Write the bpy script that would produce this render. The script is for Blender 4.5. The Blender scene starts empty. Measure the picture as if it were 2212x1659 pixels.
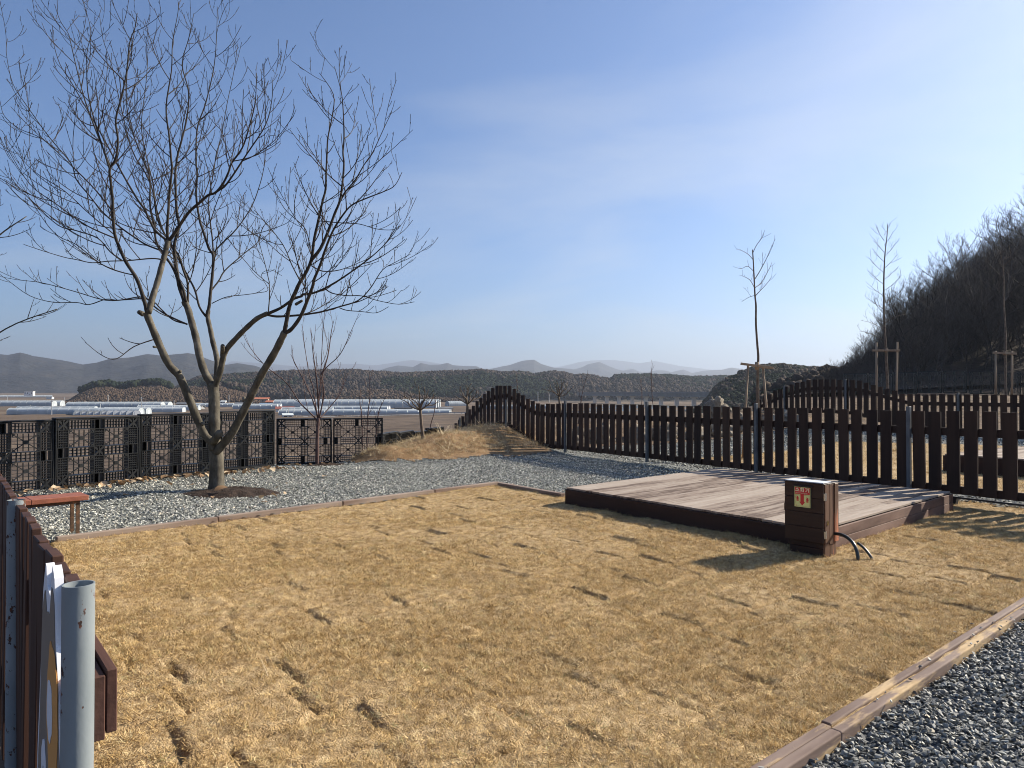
import bpy, math, random
import numpy as np
from mathutils import Vector, Matrix, Euler

S = bpy.context.scene
COL = S.collection

# ------------------------------------------------------------------ camera
F = 1534.0                      # focal length in units of a 2212 px wide frame
CX, CY, HOR = 1106.0, 829.5, 850.0
CAMZ = 1.6
PITCH = math.atan((HOR - CY) / F)
cam = bpy.data.cameras.new('camera')
cam.sensor_width = 36.0
cam.lens = 36.0 * F / 2212.0
cam.clip_start = 0.05
cam.clip_end = 60000.0
camo = bpy.data.objects.new('camera', cam)
COL.objects.link(camo)
camo.location = (0, 0, CAMZ)
camo.rotation_euler = (math.radians(90) + PITCH, 0, 0)
S.camera = camo

# ------------------------------------------------------------------ sky, sun, exposure
SUN_EL = math.radians(30.0)
SUN_A = math.radians(25.0)      # from +X towards +Y
CIRRUS_LOC = (4.1, 3.3, 0.0)
W = bpy.data.worlds.new('World')
S.world = W
W.use_nodes = True
wn, wl = W.node_tree.nodes, W.node_tree.links
bg = wn['Background']
sky = wn.new('ShaderNodeTexSky')
sky.sky_type = 'NISHITA'
sky.sun_disc = False
sky.sun_elevation = SUN_EL
sky.sun_rotation = math.radians(90) - SUN_A
sky.altitude = 100.0
sky.air_density = 0.9
sky.dust_density = 1.0
sky.ozone_density = 7.0
# thin cirrus over the whole sky
wt = wn.new('ShaderNodeTexCoord')
ws = wn.new('ShaderNodeSeparateXYZ')
wl.new(wt.outputs['Generated'], ws.inputs[0])
wa = wn.new('ShaderNodeMath'); wa.operation = 'ADD'; wa.inputs[1].default_value = 0.22
wz = wn.new('ShaderNodeMath'); wz.operation = 'MAXIMUM'; wz.inputs[1].default_value = 0.0
wl.new(ws.outputs['Z'], wz.inputs[0])
wl.new(wz.outputs[0], wa.inputs[0])
wdx = wn.new('ShaderNodeMath'); wdx.operation = 'DIVIDE'
wdy = wn.new('ShaderNodeMath'); wdy.operation = 'DIVIDE'
wl.new(ws.outputs['X'], wdx.inputs[0]); wl.new(wa.outputs[0], wdx.inputs[1])
wl.new(ws.outputs['Y'], wdy.inputs[0]); wl.new(wa.outputs[0], wdy.inputs[1])
wc = wn.new('ShaderNodeCombineXYZ')
wl.new(wdx.outputs[0], wc.inputs[0]); wl.new(wdy.outputs[0], wc.inputs[1])
wm = wn.new('ShaderNodeMapping')
wm.inputs['Scale'].default_value = (0.75, 1.1, 1.0)
wm.inputs['Location'].default_value = CIRRUS_LOC
wm.inputs['Rotation'].default_value = (0, 0, 0.5)
wl.new(wc.outputs[0], wm.inputs[0])
wno = wn.new('ShaderNodeTexNoise')
wno.inputs['Scale'].default_value = 0.9
wno.inputs['Detail'].default_value = 7
wno.inputs['Roughness'].default_value = 0.52
wno.inputs['Distortion'].default_value = 0.6
wl.new(wm.outputs[0], wno.inputs['Vector'])
wr_ = wn.new('ShaderNodeMapRange')
wr_.inputs[1].default_value = 0.48
wr_.inputs[2].default_value = 0.80
wr_.inputs[4].default_value = 0.45
wl.new(wno.outputs['Fac'], wr_.inputs[0])
wmx = wn.new('ShaderNodeMix'); wmx.data_type = 'RGBA'
wl.new(wr_.outputs[0], wmx.inputs[0])
wl.new(sky.outputs[0], wmx.inputs[6])
wmx.inputs[7].default_value = (5.7, 5.75, 5.5, 1)
wl.new(wmx.outputs[2], bg.inputs[0])
bg.inputs[1].default_value = 0.082

sun = bpy.data.lights.new('sun', 'SUN')
sun.energy = 5.0
sun.angle = math.radians(0.5)
sun.color = (1.0, 0.91, 0.77)
suno = bpy.data.objects.new('sun', sun)
COL.objects.link(suno)
sd = Vector((math.cos(SUN_A) * math.cos(SUN_EL), math.sin(SUN_A) * math.cos(SUN_EL), math.sin(SUN_EL)))
suno.rotation_euler = sd.to_track_quat('Z', 'Y').to_euler()
suno.location = (20, 10, 30)

S.view_settings.view_transform = 'Standard'
S.view_settings.look = 'None'
S.view_settings.gamma = 1.0
S.view_settings.use_curve_mapping = False
S.view_settings.exposure = 1.0
S.render.engine = 'CYCLES'
S.cycles.use_denoising = True
S.cycles.filter_width = 1.0
S.cycles.volume_bounces = 1
S.cycles.max_bounces = 6
S.cycles.caustics_reflective = False
S.cycles.caustics_refractive = False

HAZE_DENSITY = 1.22e-4
HAZE_COLOR = (0.475, 0.54, 0.645, 1)
HAZE_G = 0.4

# ------------------------------------------------------------------ helpers
RNG = random.Random(7)
NR = np.random.default_rng(11)
cp, sp_ = math.cos(PITCH), math.sin(PITCH)


def ray(u, v):
    x = (u - CX) / F
    z = -(v - CY) / F
    return Vector((x, cp - z * sp_, sp_ + z * cp))


def P(u, v, depth):
    r = ray(u, v)
    return Vector((r.x / r.y * depth, depth, CAMZ + r.z / r.y * depth))


def G(u, v, z=0.0):
    r = ray(u, v)
    t = (z - CAMZ) / r.z
    return Vector((r.x * t, r.y * t, z))


def tag(o, label=None, cat=None, group=None, kind=None):
    if label:
        o['label'] = label
    if cat:
        o['category'] = cat
    if group:
        o['group'] = group
    if kind:
        o['kind'] = kind
    return o


def empty(name, loc=(0, 0, 0), rz=0.0, label=None, cat=None, group=None):
    o = bpy.data.objects.new(name, None)
    o.empty_display_size = 0.2
    COL.objects.link(o)
    o.location = loc
    o.rotation_euler = (0, 0, rz)
    return tag(o, label, cat, group)


def inst(name, me, parent=None, loc=(0, 0, 0), rot=(0, 0, 0), scale=(1, 1, 1)):
    o = bpy.data.objects.new(name, me)
    COL.objects.link(o)
    o.parent = parent
    o.location = loc
    o.rotation_euler = rot
    o.scale = scale
    return o


def copy_tree(o, parent=None):
    c = o.copy()
    COL.objects.link(c)
    c.parent = parent
    for ch in o.children:
        copy_tree(ch, c)
    return c


def bevel(o, w=0.004, n=2):
    m = o.modifiers.new('bevel', 'BEVEL')
    m.width = w
    m.segments = n
    m.limit_method = 'ANGLE'
    m.angle_limit = math.radians(40)
    return o


BOXF = [(0, 3, 2, 1), (4, 5, 6, 7), (0, 1, 5, 4), (1, 2, 6, 5), (2, 3, 7, 6), (3, 0, 4, 7)]


class MB:
    def __init__(self):
        self.v = []
        self.f = []
        self.m = []
        self.mi = 0

    def add(self, vs, fs):
        b = len(self.v)
        self.v += [tuple(q) for q in vs]
        for f in fs:
            self.f.append(tuple(i + b for i in f))
            self.m.append(self.mi)

    def box(self, x0, x1, y0, y1, z0, z1, M=None):
        vs = [(x0, y0, z0), (x1, y0, z0), (x1, y1, z0), (x0, y1, z0),
              (x0, y0, z1), (x1, y0, z1), (x1, y1, z1), (x0, y1, z1)]
        if M is not None:
            vs = [M @ Vector(q) for q in vs]
        self.add(vs, BOXF)

    def bar(self, a, b, w, t, n=(0, -1, 0)):
        """box from a to b, width w across, thickness t along n"""
        a, b, n = Vector(a), Vector(b), Vector(n).normalized()
        d = (b - a).normalized()
        s = d.cross(n).normalized() * w / 2
        k = n * t / 2
        vs = [a - s - k, a + s - k, b + s - k, b - s - k, a - s + k, a + s + k, b + s + k, b - s + k]
        self.add(vs, BOXF)

    def tube(self, pts, rads, n=6, cap=True):
        pts = [Vector(q) for q in pts]
        b = len(self.v)
        N = len(pts)
        t0 = (pts[1] - pts[0]).normalized()
        ref = Vector((0, 0, 1)) if abs(t0.z) < 0.9 else Vector((1, 0, 0))
        x = t0.cross(ref).normalized()
        for i in range(N):
            t = (pts[min(i + 1, N - 1)] - pts[max(i - 1, 0)])
            if t.length < 1e-9:
                t = t0
            t.normalize()
            x = (x - t * x.dot(t))
            if x.length < 1e-6:
                x = t.orthogonal()
            x.normalize()
            y = t.cross(x)
            for k in range(n):
                a = 2 * math.pi * k / n
                q = pts[i] + (x * math.cos(a) + y * math.sin(a)) * rads[i]
                self.v.append((q.x, q.y, q.z))
        for i in range(N - 1):
            for k in range(n):
                k2 = (k + 1) % n
                self.f.append((b + i * n + k, b + i * n + k2, b + (i + 1) * n + k2, b + (i + 1) * n + k))
                self.m.append(self.mi)
        if cap:
            self.f.append(tuple(b + k for k in reversed(range(n))))
            self.f.append(tuple(b + (N - 1) * n + k for k in range(n)))
            self.m += [self.mi, self.mi]

    def cyl(self, a, b, r0, r1=None, n=12, cap=True):
        self.tube([a, b], [r0, r0 if r1 is None else r1], n, cap)

    def mesh(self, name, mats, smooth=False):
        me = bpy.data.meshes.new(name)
        me.from_pydata(self.v, [], self.f)
        if not isinstance(mats, (list, tuple)):
            mats = [mats]
        for m in mats:
            me.materials.append(m)
        if len(mats) > 1:
            me.polygons.foreach_set('material_index', self.m)
        if smooth:
            me.polygons.foreach_set('use_smooth', [True] * len(me.polygons))
        me.update()
        return me

    def build(self, name, mats, parent=None, smooth=False, loc=(0, 0, 0), rot=(0, 0, 0)):
        return inst(name, self.mesh(name, mats, smooth), parent, loc, rot)


def grid_mesh(name, X, Y, Z, mat, smooth=True, mask=None):
    """X,Y,Z arrays (n,m) -> mesh; mask (n-1,m-1) keeps faces"""
    n, m = X.shape
    co = np.stack([X, Y, Z], -1).reshape(-1, 3)
    idx = np.arange(n * m).reshape(n, m)
    q = np.stack([idx[:-1, :-1], idx[:-1, 1:], idx[1:, 1:], idx[1:, :-1]], -1).reshape(-1, 4)
    if mask is not None:
        q = q[mask.reshape(-1)]
        used = np.unique(q)
        mp = np.full(n * m, -1)
        mp[used] = np.arange(len(used))
        co = co[used]
        q = mp[q]
    me = bpy.data.meshes.new(name)
    me.vertices.add(len(co))
    me.vertices.foreach_set('co', co.astype(np.float32).ravel())
    me.loops.add(q.size)
    me.loops.foreach_set('vertex_index', q.astype(np.int32).ravel())
    me.polygons.add(len(q))
    me.polygons.foreach_set('loop_start', np.arange(0, q.size, 4, dtype=np.int32))
    me.polygons.foreach_set('loop_total', np.full(len(q), 4, dtype=np.int32))
    me.polygons.foreach_set('use_smooth', np.full(len(q), smooth))
    me.update(calc_edges=True)
    me.validate()
    me.materials.append(mat)
    return me


def vnoise(x, y, seed=0):
    """smooth value noise in 0..1 (numpy)"""
    xi, yi = np.floor(x), np.floor(y)
    xf, yf = x - xi, y - yi
    u, v = xf * xf * (3 - 2 * xf), yf * yf * (3 - 2 * yf)

    def h(a, b):
        s = np.sin(a * 127.1 + b * 311.7 + seed * 74.7) * 43758.5453
        return s - np.floor(s)
    return (h(xi, yi) * (1 - u) + h(xi + 1, yi) * u) * (1 - v) + (h(xi, yi + 1) * (1 - u) + h(xi + 1, yi + 1) * u) * v


def fbm(x, y, o=4, seed=0):
    a, s, t = 0.5, 0.0, 0.0
    for i in range(o):
        s = s + a * vnoise(x * 2 ** i, y * 2 ** i, seed + i)
        t += a
        a *= 0.5
    return s / t


def sstep(a, b, x):
    t = np.clip((x - a) / (b - a), 0, 1)
    return t * t * (3 - 2 * t)


# ------------------------------------------------------------------ materials
def mat_new(name):
    m = bpy.data.materials.new(name)
    m.use_nodes = True
    nt = m.node_tree
    return m, nt.nodes, nt.links, nt.nodes['Principled BSDF']


def ramp(nd, stops):
    r = nd.new('ShaderNodeValToRGB')
    e = r.color_ramp.elements
    while len(e) < len(stops):
        e.new(0.5)
    for i, (p, c) in enumerate(stops):
        e[i].position = p
        e[i].color = (c[0], c[1], c[2], 1)
    return r


def mat_flat(name, c, rough=0.7, metal=0.0):
    m, nd, ln, b = mat_new(name)
    b.inputs['Base Color'].default_value = (*c, 1)
    b.inputs['Roughness'].default_value = rough
    b.inputs['Metallic'].default_value = metal
    return m


def mat_noise(name, stops, scale=5.0, rough=0.85, bump=0.0, bscale=None, detail=6, coord='Object', stretch=None,
              rnd=0.0, spec=0.3, metal=0.0, bdist=0.01, rndoff=True):
    """noise-driven colour ramp (+ per-object random shift), optional bump"""
    m, nd, ln, b = mat_new(name)
    tc = nd.new('ShaderNodeTexCoord')
    mp = nd.new('ShaderNodeMapping')
    ln.new(tc.outputs[coord], mp.inputs[0])
    if stretch:
        mp.inputs['Scale'].default_value = stretch
    oi = nd.new('ShaderNodeObjectInfo')
    if rndoff:
        mu = nd.new('ShaderNodeMath')
        mu.operation = 'MULTIPLY'
        mu.inputs[1].default_value = 37.0
        ln.new(oi.outputs['Random'], mu.inputs[0])
        cb = nd.new('ShaderNodeCombineXYZ')
        ln.new(mu.outputs[0], cb.inputs[0])
        ln.new(mu.outputs[0], cb.inputs[1])
        ln.new(cb.outputs[0], mp.inputs['Location'])
    no = nd.new('ShaderNodeTexNoise')
    no.inputs['Scale'].default_value = scale
    no.inputs['Detail'].default_value = detail
    no.inputs['Roughness'].default_value = 0.62
    ln.new(mp.outputs[0], no.inputs['Vector'])
    src = no.outputs['Fac']
    if rnd:
        ma = nd.new('ShaderNodeMath')
        ma.operation = 'MULTIPLY_ADD'
        ln.new(oi.outputs['Random'], ma.inputs[0])
        ma.inputs[1].default_value = rnd
        ad = nd.new('ShaderNodeMath')
        ad.operation = 'SUBTRACT'
        ln.new(src, ad.inputs[0])
        ad.inputs[1].default_value = rnd / 2
        ln.new(ad.outputs[0], ma.inputs[2])
        src = ma.outputs[0]
    r = ramp(nd, stops)
    ln.new(src, r.inputs[0])
    ln.new(r.outputs[0], b.inputs['Base Color'])
    b.inputs['Roughness'].default_value = rough
    b.inputs['Specular IOR Level'].default_value = spec
    b.inputs['Metallic'].default_value = metal
    if bump:
        n2 = nd.new('ShaderNodeTexNoise')
        n2.inputs['Scale'].default_value = bscale or scale * 3
        n2.inputs['Detail'].default_value = 5
        ln.new(mp.outputs[0], n2.inputs['Vector'])
        bp = nd.new('ShaderNodeBump')
        bp.inputs['Strength'].default_value = bump
        bp.inputs['Distance'].default_value = bdist
        ln.new(n2.outputs['Fac'], bp.inputs['Height'])
        ln.new(bp.outputs[0], b.inputs['Normal'])
    return m


def mat_random(name, stops, rough=0.85, spec=0.2, transl=0.0, nscale=0, namt=0.3):
    """colour picked per instance"""
    m, nd, ln, b = mat_new(name)
    oi = nd.new('ShaderNodeObjectInfo')
    r = ramp(nd, stops)
    src = oi.outputs['Random']
    if nscale:
        tc = nd.new('ShaderNodeTexCoord')
        no = nd.new('ShaderNodeTexNoise')
        no.inputs['Scale'].default_value = nscale
        ln.new(tc.outputs['Object'], no.inputs['Vector'])
        ma = nd.new('ShaderNodeMath')
        ma.operation = 'MULTIPLY_ADD'
        ma.inputs[1].default_value = namt
        ln.new(no.outputs['Fac'], ma.inputs[0])
        sb = nd.new('ShaderNodeMath')
        sb.operation = 'SUBTRACT'
        sb.inputs[1].default_value = namt / 2
        ln.new(src, sb.inputs[0])
        ln.new(sb.outputs[0], ma.inputs[2])
        src = ma.outputs[0]
    ln.new(src, r.inputs[0])
    ln.new(r.outputs[0], b.inputs['Base Color'])
    b.inputs['Roughness'].default_value = rough
    b.inputs['Specular IOR Level'].default_value = spec
    if transl:
        out = nd['Material Output']
        tr = nd.new('ShaderNodeBsdfTranslucent')
        ln.new(r.outputs[0], tr.inputs[0])
        mx = nd.new('ShaderNodeMixShader')
        mx.inputs[0].default_value = transl
        ln.new(b.outputs[0], mx.inputs[1])
        ln.new(tr.outputs[0], mx.inputs[2])
        ln.new(mx.outputs[0], out.inputs['Surface'])
    return m


def mat_patches(name, base, patch, pscale, lo, hi, rough=0.6, metal=0.0, bump=0.15, base2=None, bscale=4, prough=0.9,
                stretch=(1, 1, 1), patch2=None):
    """base colour with separately shaped stains/rust patches on it"""
    m, nd, ln, b = mat_new(name)
    tc = nd.new('ShaderNodeTexCoord')
    mp = nd.new('ShaderNodeMapping')
    mp.inputs['Scale'].default_value = stretch
    ln.new(tc.outputs['Object'], mp.inputs[0])
    oi = nd.new('ShaderNodeObjectInfo')
    mu = nd.new('ShaderNodeMath')
    mu.operation = 'MULTIPLY'
    mu.inputs[1].default_value = 23.0
    ln.new(oi.outputs['Random'], mu.inputs[0])
    cb = nd.new('ShaderNodeCombineXYZ')
    for i in range(3):
        ln.new(mu.outputs[0], cb.inputs[i])
    ln.new(cb.outputs[0], mp.inputs['Location'])
    n1 = nd.new('ShaderNodeTexNoise')
    n1.inputs['Scale'].default_value = bscale
    n1.inputs['Detail'].default_value = 6
    ln.new(mp.outputs[0], n1.inputs['Vector'])
    r1 = ramp(nd, [(0.3, base), (0.7, base2 or base)])
    ln.new(n1.outputs['Fac'], r1.inputs[0])
    n2 = nd.new('ShaderNodeTexNoise')
    n2.inputs['Scale'].default_value = pscale
    n2.inputs['Detail'].default_value = 5
    n2.inputs['Roughness'].default_value = 0.65
    ln.new(mp.outputs[0], n2.inputs['Vector'])
    r2 = ramp(nd, [(lo, (0, 0, 0)), (hi, (1, 1, 1))])
    ln.new(n2.outputs['Fac'], r2.inputs[0])
    mx = nd.new('ShaderNodeMix')
    mx.data_type = 'RGBA'
    ln.new(r2.outputs[0], mx.inputs[0])
    ln.new(r1.outputs[0], mx.inputs[6])
    if patch2:
        r3 = ramp(nd, [(0.4, patch), (0.6, patch2)])
        n3 = nd.new('ShaderNodeTexNoise')
        n3.inputs['Scale'].default_value = pscale * 6
        ln.new(mp.outputs[0], n3.inputs['Vector'])
        ln.new(n3.outputs['Fac'], r3.inputs[0])
        ln.new(r3.outputs[0], mx.inputs[7])
    else:
        mx.inputs[7].default_value = (*patch, 1)
    ln.new(mx.outputs[2], b.inputs['Base Color'])
    rr = nd.new('ShaderNodeMapRange')
    rr.inputs[3].default_value = rough
    rr.inputs[4].default_value = prough
    ln.new(r2.outputs[0], rr.inputs[0])
    ln.new(rr.outputs[0], b.inputs['Roughness'])
    b.inputs['Metallic'].default_value = metal
    b.inputs['Specular IOR Level'].default_value = 0.35
    if bump:
        bp = nd.new('ShaderNodeBump')
        bp.inputs['Strength'].default_value = bump
        bp.inputs['Distance'].default_value = 0.004
        n4 = nd.new('ShaderNodeTexNoise')
        n4.inputs['Scale'].default_value = pscale * 8
        ln.new(mp.outputs[0], n4.inputs['Vector'])
        ln.new(n4.outputs['Fac'], bp.inputs['Height'])
        ln.new(bp.outputs[0], b.inputs['Normal'])
    return m


M = {}
# woods: grain runs along the object's local Z (upright boards) or X (lying boards)
M['fence_wood'] = mat_noise('dark stained fence wood', [(0.25, (0.022, 0.012, 0.009)), (0.55, (0.042, 0.023, 0.015)), (0.8, (0.065, 0.036, 0.023))],
                            9, 0.75, 0.35, 30, stretch=(1, 1, 0.07), rnd=0.45, bdist=0.003)
M['fence_rail'] = mat_noise('dark stained rail wood', [(0.25, (0.024, 0.013, 0.010)), (0.6, (0.045, 0.025, 0.017)), (0.85, (0.07, 0.038, 0.025))],
                            9, 0.75, 0.25, 30, stretch=(0.07, 1, 1), rnd=0.2, bdist=0.003)
M['gate_wood'] = mat_noise('reddish brown stained wood', [(0.25, (0.032, 0.014, 0.009)), (0.55, (0.064, 0.029, 0.018)), (0.8, (0.10, 0.048, 0.030))],
                           8, 0.7, 0.3, 26, stretch=(1, 1, 0.06), rnd=0.2, bdist=0.003)
M['gate_rail'] = mat_noise('reddish brown rail wood', [(0.25, (0.045, 0.020, 0.014)), (0.6, (0.095, 0.045, 0.032)), (0.85, (0.15, 0.08, 0.06))],
                           8, 0.8, 0.5, 30, stretch=(0.1, 1, 1), rnd=0.2, bdist=0.006)
M['deck_wood'] = mat_noise('weathered deck wood', [(0.27, (0.10, 0.066, 0.048)), (0.38, (0.225, 0.168, 0.128)), (0.52, (0.30, 0.24, 0.19)), (0.76, (0.38, 0.315, 0.255))],
                           6, 0.85, 0.4, 24, stretch=(0.28, 2.2, 1), rnd=0.40, bdist=0.004)
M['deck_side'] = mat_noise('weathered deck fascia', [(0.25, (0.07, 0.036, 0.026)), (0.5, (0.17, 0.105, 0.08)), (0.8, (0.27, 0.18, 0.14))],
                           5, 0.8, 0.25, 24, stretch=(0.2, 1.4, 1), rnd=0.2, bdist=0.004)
M['deck_shaded'] = mat_noise('shaded deck fascia', [(0.25, (0.022, 0.012, 0.009)), (0.6, (0.042, 0.023, 0.017)), (0.85, (0.07, 0.04, 0.03))],
                           5, 0.8, 0.25, 24, stretch=(0.2, 1.4, 1), rnd=0.15, bdist=0.004)  # shade of the front face put into the colour, darker copy of deck_side
M['curb_wood'] = mat_patches('weathered edging timber with sand', (0.115, 0.072, 0.054), (0.50, 0.36, 0.20), 3.6, 0.53, 0.61, 0.8, bump=0.5,
                             base2=(0.24, 0.175, 0.14), bscale=5, stretch=(0.35, 1.6, 1.6), patch2=(0.40, 0.28, 0.15))
M['edge_wood'] = mat_patches('grey brown edging timber', (0.13, 0.075, 0.052), (0.42, 0.30, 0.17), 2.5, 0.58, 0.72, 0.8, bump=0.3,
                             base2=(0.34, 0.27, 0.21), bscale=3, stretch=(0.3, 1.6, 1.6))
M['bench_wood'] = mat_noise('red brown bench slab', [(0.3, (0.24, 0.085, 0.050)), (0.7, (0.34, 0.125, 0.075))], 14, 0.55, 0.12, 60, rnd=0.15)
M['stake_wood'] = mat_noise('pale stake wood', [(0.3, (0.22, 0.15, 0.10)), (0.7, (0.40, 0.30, 0.20))], 9, 0.85, 0.2, 30, stretch=(1, 1, 0.1), rnd=0.2)
M['cab_wood'] = mat_patches('shaded brown cabinet boards', (0.022, 0.011, 0.008), (0.42, 0.15, 0.075), 1.4, 0.69, 0.72, 0.55, bump=0.2,
                            base2=(0.040, 0.020, 0.013), bscale=4, stretch=(0.5, 3, 6))  # shade on the cabinet front put into the board colour
M['cab_side'] = mat_patches('worn sunlit cabinet side', (0.085, 0.040, 0.022), (0.50, 0.19, 0.10), 1.9, 0.57, 0.62, 0.6, bump=0.3,
                            base2=(0.16, 0.09, 0.055), bscale=5, stretch=(5, 5, 0.5))  # lighter copy for the right side, its sunlit tone put into the colour
# metals, plastics
M['galv'] = mat_patches('galvanised pipe', (0.20, 0.23, 0.24), (0.14, 0.05, 0.028), 13, 0.60, 0.615, 0.45, 0.1, 0.1, (0.29, 0.32, 0.33), 6,
                        stretch=(1, 1, 0.6), patch2=(0.05, 0.035, 0.03))
M['galv_old'] = mat_patches('speckled old pipe', (0.20, 0.23, 0.24), (0.05, 0.032, 0.026), 34, 0.585, 0.61, 0.5, 0.1, 0.1, (0.30, 0.33, 0.34), 6,
                        stretch=(1, 1, 0.7), patch2=(0.13, 0.055, 0.03))
M['post_grey'] = mat_noise('grey fence post', [(0.3, (0.085, 0.092, 0.098)), (0.7, (0.15, 0.16, 0.168))], 6, 0.6, 0.05, 30, metal=0.0)
M['rust'] = mat_noise('rusty steel', [(0.3, (0.055, 0.035, 0.025)), (0.55, (0.12, 0.07, 0.04)), (0.75, (0.28, 0.12, 0.05))], 16, 0.8, 0.2, 60)
M['plastic'] = mat_noise('black recycled plastic', [(0.3, (0.0045, 0.005, 0.0055)), (0.7, (0.011, 0.012, 0.013))], 4, 0.5, 0.05, 40, rnd=0.3, spec=0.4)
M['plastic_far'] = mat_noise('dark green black plastic', [(0.3, (0.010, 0.014, 0.013)), (0.7, (0.024, 0.030, 0.028))], 4, 0.28, 0.05, 40, rnd=0.3, spec=0.6)
M['conduit'] = mat_flat('dark green black conduit', (0.018, 0.028, 0.030), 0.35)
M['white_metal'] = mat_noise('white painted metal', [(0.3, (0.62, 0.65, 0.66)), (0.7, (0.76, 0.78, 0.78))], 6, 0.4, 0.02)
M['steel'] = mat_flat('bright hinge steel', (0.62, 0.62, 0.60), 0.3, 0.9)
M['black'] = mat_flat('black rubber', (0.012, 0.012, 0.013), 0.5)
M['sign_red'] = mat_flat('sign red', (0.56, 0.022, 0.030), 0.4)
M['sign_yellow'] = mat_flat('sign pale yellow', (0.72, 0.73, 0.30), 0.4)
M['sign_cream'] = mat_flat('sign cream', (0.80, 0.76, 0.50), 0.4)
M['board_white'] = mat_flat('white board', (0.78, 0.78, 0.80), 0.5)
M['board_grey'] = mat_noise('grey brown board print', [(0.4, (0.23, 0.19, 0.155)), (0.6, (0.26, 0.215, 0.175))], 3, 0.5)
M['board_orange'] = mat_flat('orange board print', (0.70, 0.33, 0.09), 0.5)
# stone, soil, plants
M['gravel_bed'] = mat_noise('gravel dust', [(0.3, (0.08, 0.085, 0.08)), (0.55, (0.16, 0.165, 0.15)), (0.75, (0.32, 0.32, 0.29))], 28, 0.95, 0.6, 60, coord='Object', rndoff=False, bdist=0.02)
M['gravel_dark_bed'] = mat_noise('dark gravel dust', [(0.3, (0.035, 0.04, 0.045)), (0.7, (0.11, 0.12, 0.13))], 30, 0.95, 0.6, 60, rndoff=False, bdist=0.02)
M['stone_grey'] = mat_random('grey green crushed stone', [(0.0, (0.075, 0.077, 0.068)), (0.30, (0.20, 0.202, 0.176)), (0.62, (0.36, 0.36, 0.312)), (0.86, (0.56, 0.55, 0.475)), (0.97, (0.70, 0.68, 0.60)), (1.0, (0.58, 0.48, 0.32))], 0.8, 0.3, nscale=25, namt=0.15)
M['stone_blue'] = mat_random('blue grey crushed stone', [(0.0, (0.075, 0.077, 0.074)), (0.45, (0.165, 0.165, 0.152)), (0.82, (0.29, 0.288, 0.26)), (0.95, (0.48, 0.465, 0.39)), (1.0, (0.54, 0.45, 0.30))], 0.62, 0.4, nscale=25, namt=0.15)
M['rock'] = mat_noise('weathered boulder', [(0.3, (0.10, 0.085, 0.065)), (0.55, (0.26, 0.22, 0.17)), (0.8, (0.45, 0.41, 0.34))], 3.5, 0.9, 0.8, 9, bdist=0.05)
M['soil_dark'] = mat_noise('dark mulch soil', [(0.3, (0.018, 0.012, 0.009)), (0.7, (0.060, 0.038, 0.026))], 16, 0.95, 0.9, 40, bdist=0.03)
M['soil_mound'] = mat_noise('straw covered soil', [(0.25, (0.13, 0.075, 0.035)), (0.5, (0.27, 0.165, 0.08)), (0.75, (0.40, 0.28, 0.15))], 6, 0.95, 0.8, 30, bdist=0.03)
M['soil_bank'] = mat_noise('dry leaf litter bank', [(0.25, (0.07, 0.045, 0.028)), (0.5, (0.15, 0.10, 0.062)), (0.75, (0.26, 0.19, 0.125))], 3, 0.95, 0.8, 20, bdist=0.04)
M['sod'] = mat_noise('dormant sod', [(0.28, (0.19, 0.12, 0.055)), (0.5, (0.43, 0.30, 0.15)), (0.72, (0.60, 0.45, 0.25))], 16, 0.95, 0.9, 90, detail=9, rndoff=False, bdist=0.02)
M['blade'] = mat_random('dormant grass blade', [(0.0, (0.17, 0.11, 0.048)), (0.35, (0.48, 0.325, 0.135)), (0.7, (0.68, 0.485, 0.225)), (0.93, (0.80, 0.64, 0.37)), (1.0, (0.34, 0.32, 0.13))], 0.8, 0.15, 0.15)
M['straw'] = mat_random('straw', [(0.0, (0.32, 0.23, 0.12)), (0.5, (0.54, 0.42, 0.245)), (1.0, (0.72, 0.61, 0.41))], 0.8, 0.15, 0.15)
M['leaf_dry'] = mat_random('dry leaf', [(0.0, (0.18, 0.105, 0.055)), (0.5, (0.36, 0.24, 0.14)), (1.0, (0.56, 0.44, 0.30))], 0.8, 0.15, 0.15)
M['bark'] = mat_noise('smooth grey olive bark', [(0.27, (0.035, 0.029, 0.021)), (0.46, (0.085, 0.073, 0.053)), (0.60, (0.135, 0.119, 0.090)), (0.74, (0.24, 0.215, 0.17))], 7, 0.85, 0.8, 34, stretch=(1, 1, 0.55), bdist=0.008, rndoff=False)
M['bark_backlit'] = mat_noise('backlit upper bark', [(0.3, (0.022, 0.018, 0.014)), (0.7, (0.066, 0.055, 0.042))], 9, 0.8, 0.4, 40, stretch=(1, 1, 0.55), bdist=0.006, rndoff=False)  # backlit darkness of the upper limbs put into the bark colour
M['twig'] = mat_noise('dark reddish twig', [(0.3, (0.020, 0.014, 0.011)), (0.7, (0.052, 0.038, 0.029))], 4, 0.7, rndoff=False)
M['twig_red'] = mat_noise('reddish twig', [(0.3, (0.055, 0.026, 0.024)), (0.7, (0.14, 0.085, 0.07))], 4, 0.65, rndoff=False)
M['bark_sapling'] = mat_noise('pale brown sapling bark', [(0.3, (0.085, 0.062, 0.045)), (0.7, (0.22, 0.17, 0.125))], 9, 0.85, 0.3, 40, rndoff=False)
M['bark_forest'] = mat_noise('forest bark', [(0.3, (0.050, 0.042, 0.035)), (0.7, (0.16, 0.135, 0.11))], 3, 0.9, rnd=0.3)
M['ground'] = None

# ------------------------------------------------------------------ lie of the land
FO = np.array([1.43, 18.6])          # a point on the foot of the long picket fence
FD = np.array([0.5213, -0.8534])     # along the fence, towards the near right
FN = np.array([0.8534, 0.5213])      # away from our lawn, into the next plot


def fpos(s, p=0.0):
    return FO + FD * s + FN * p


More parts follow.
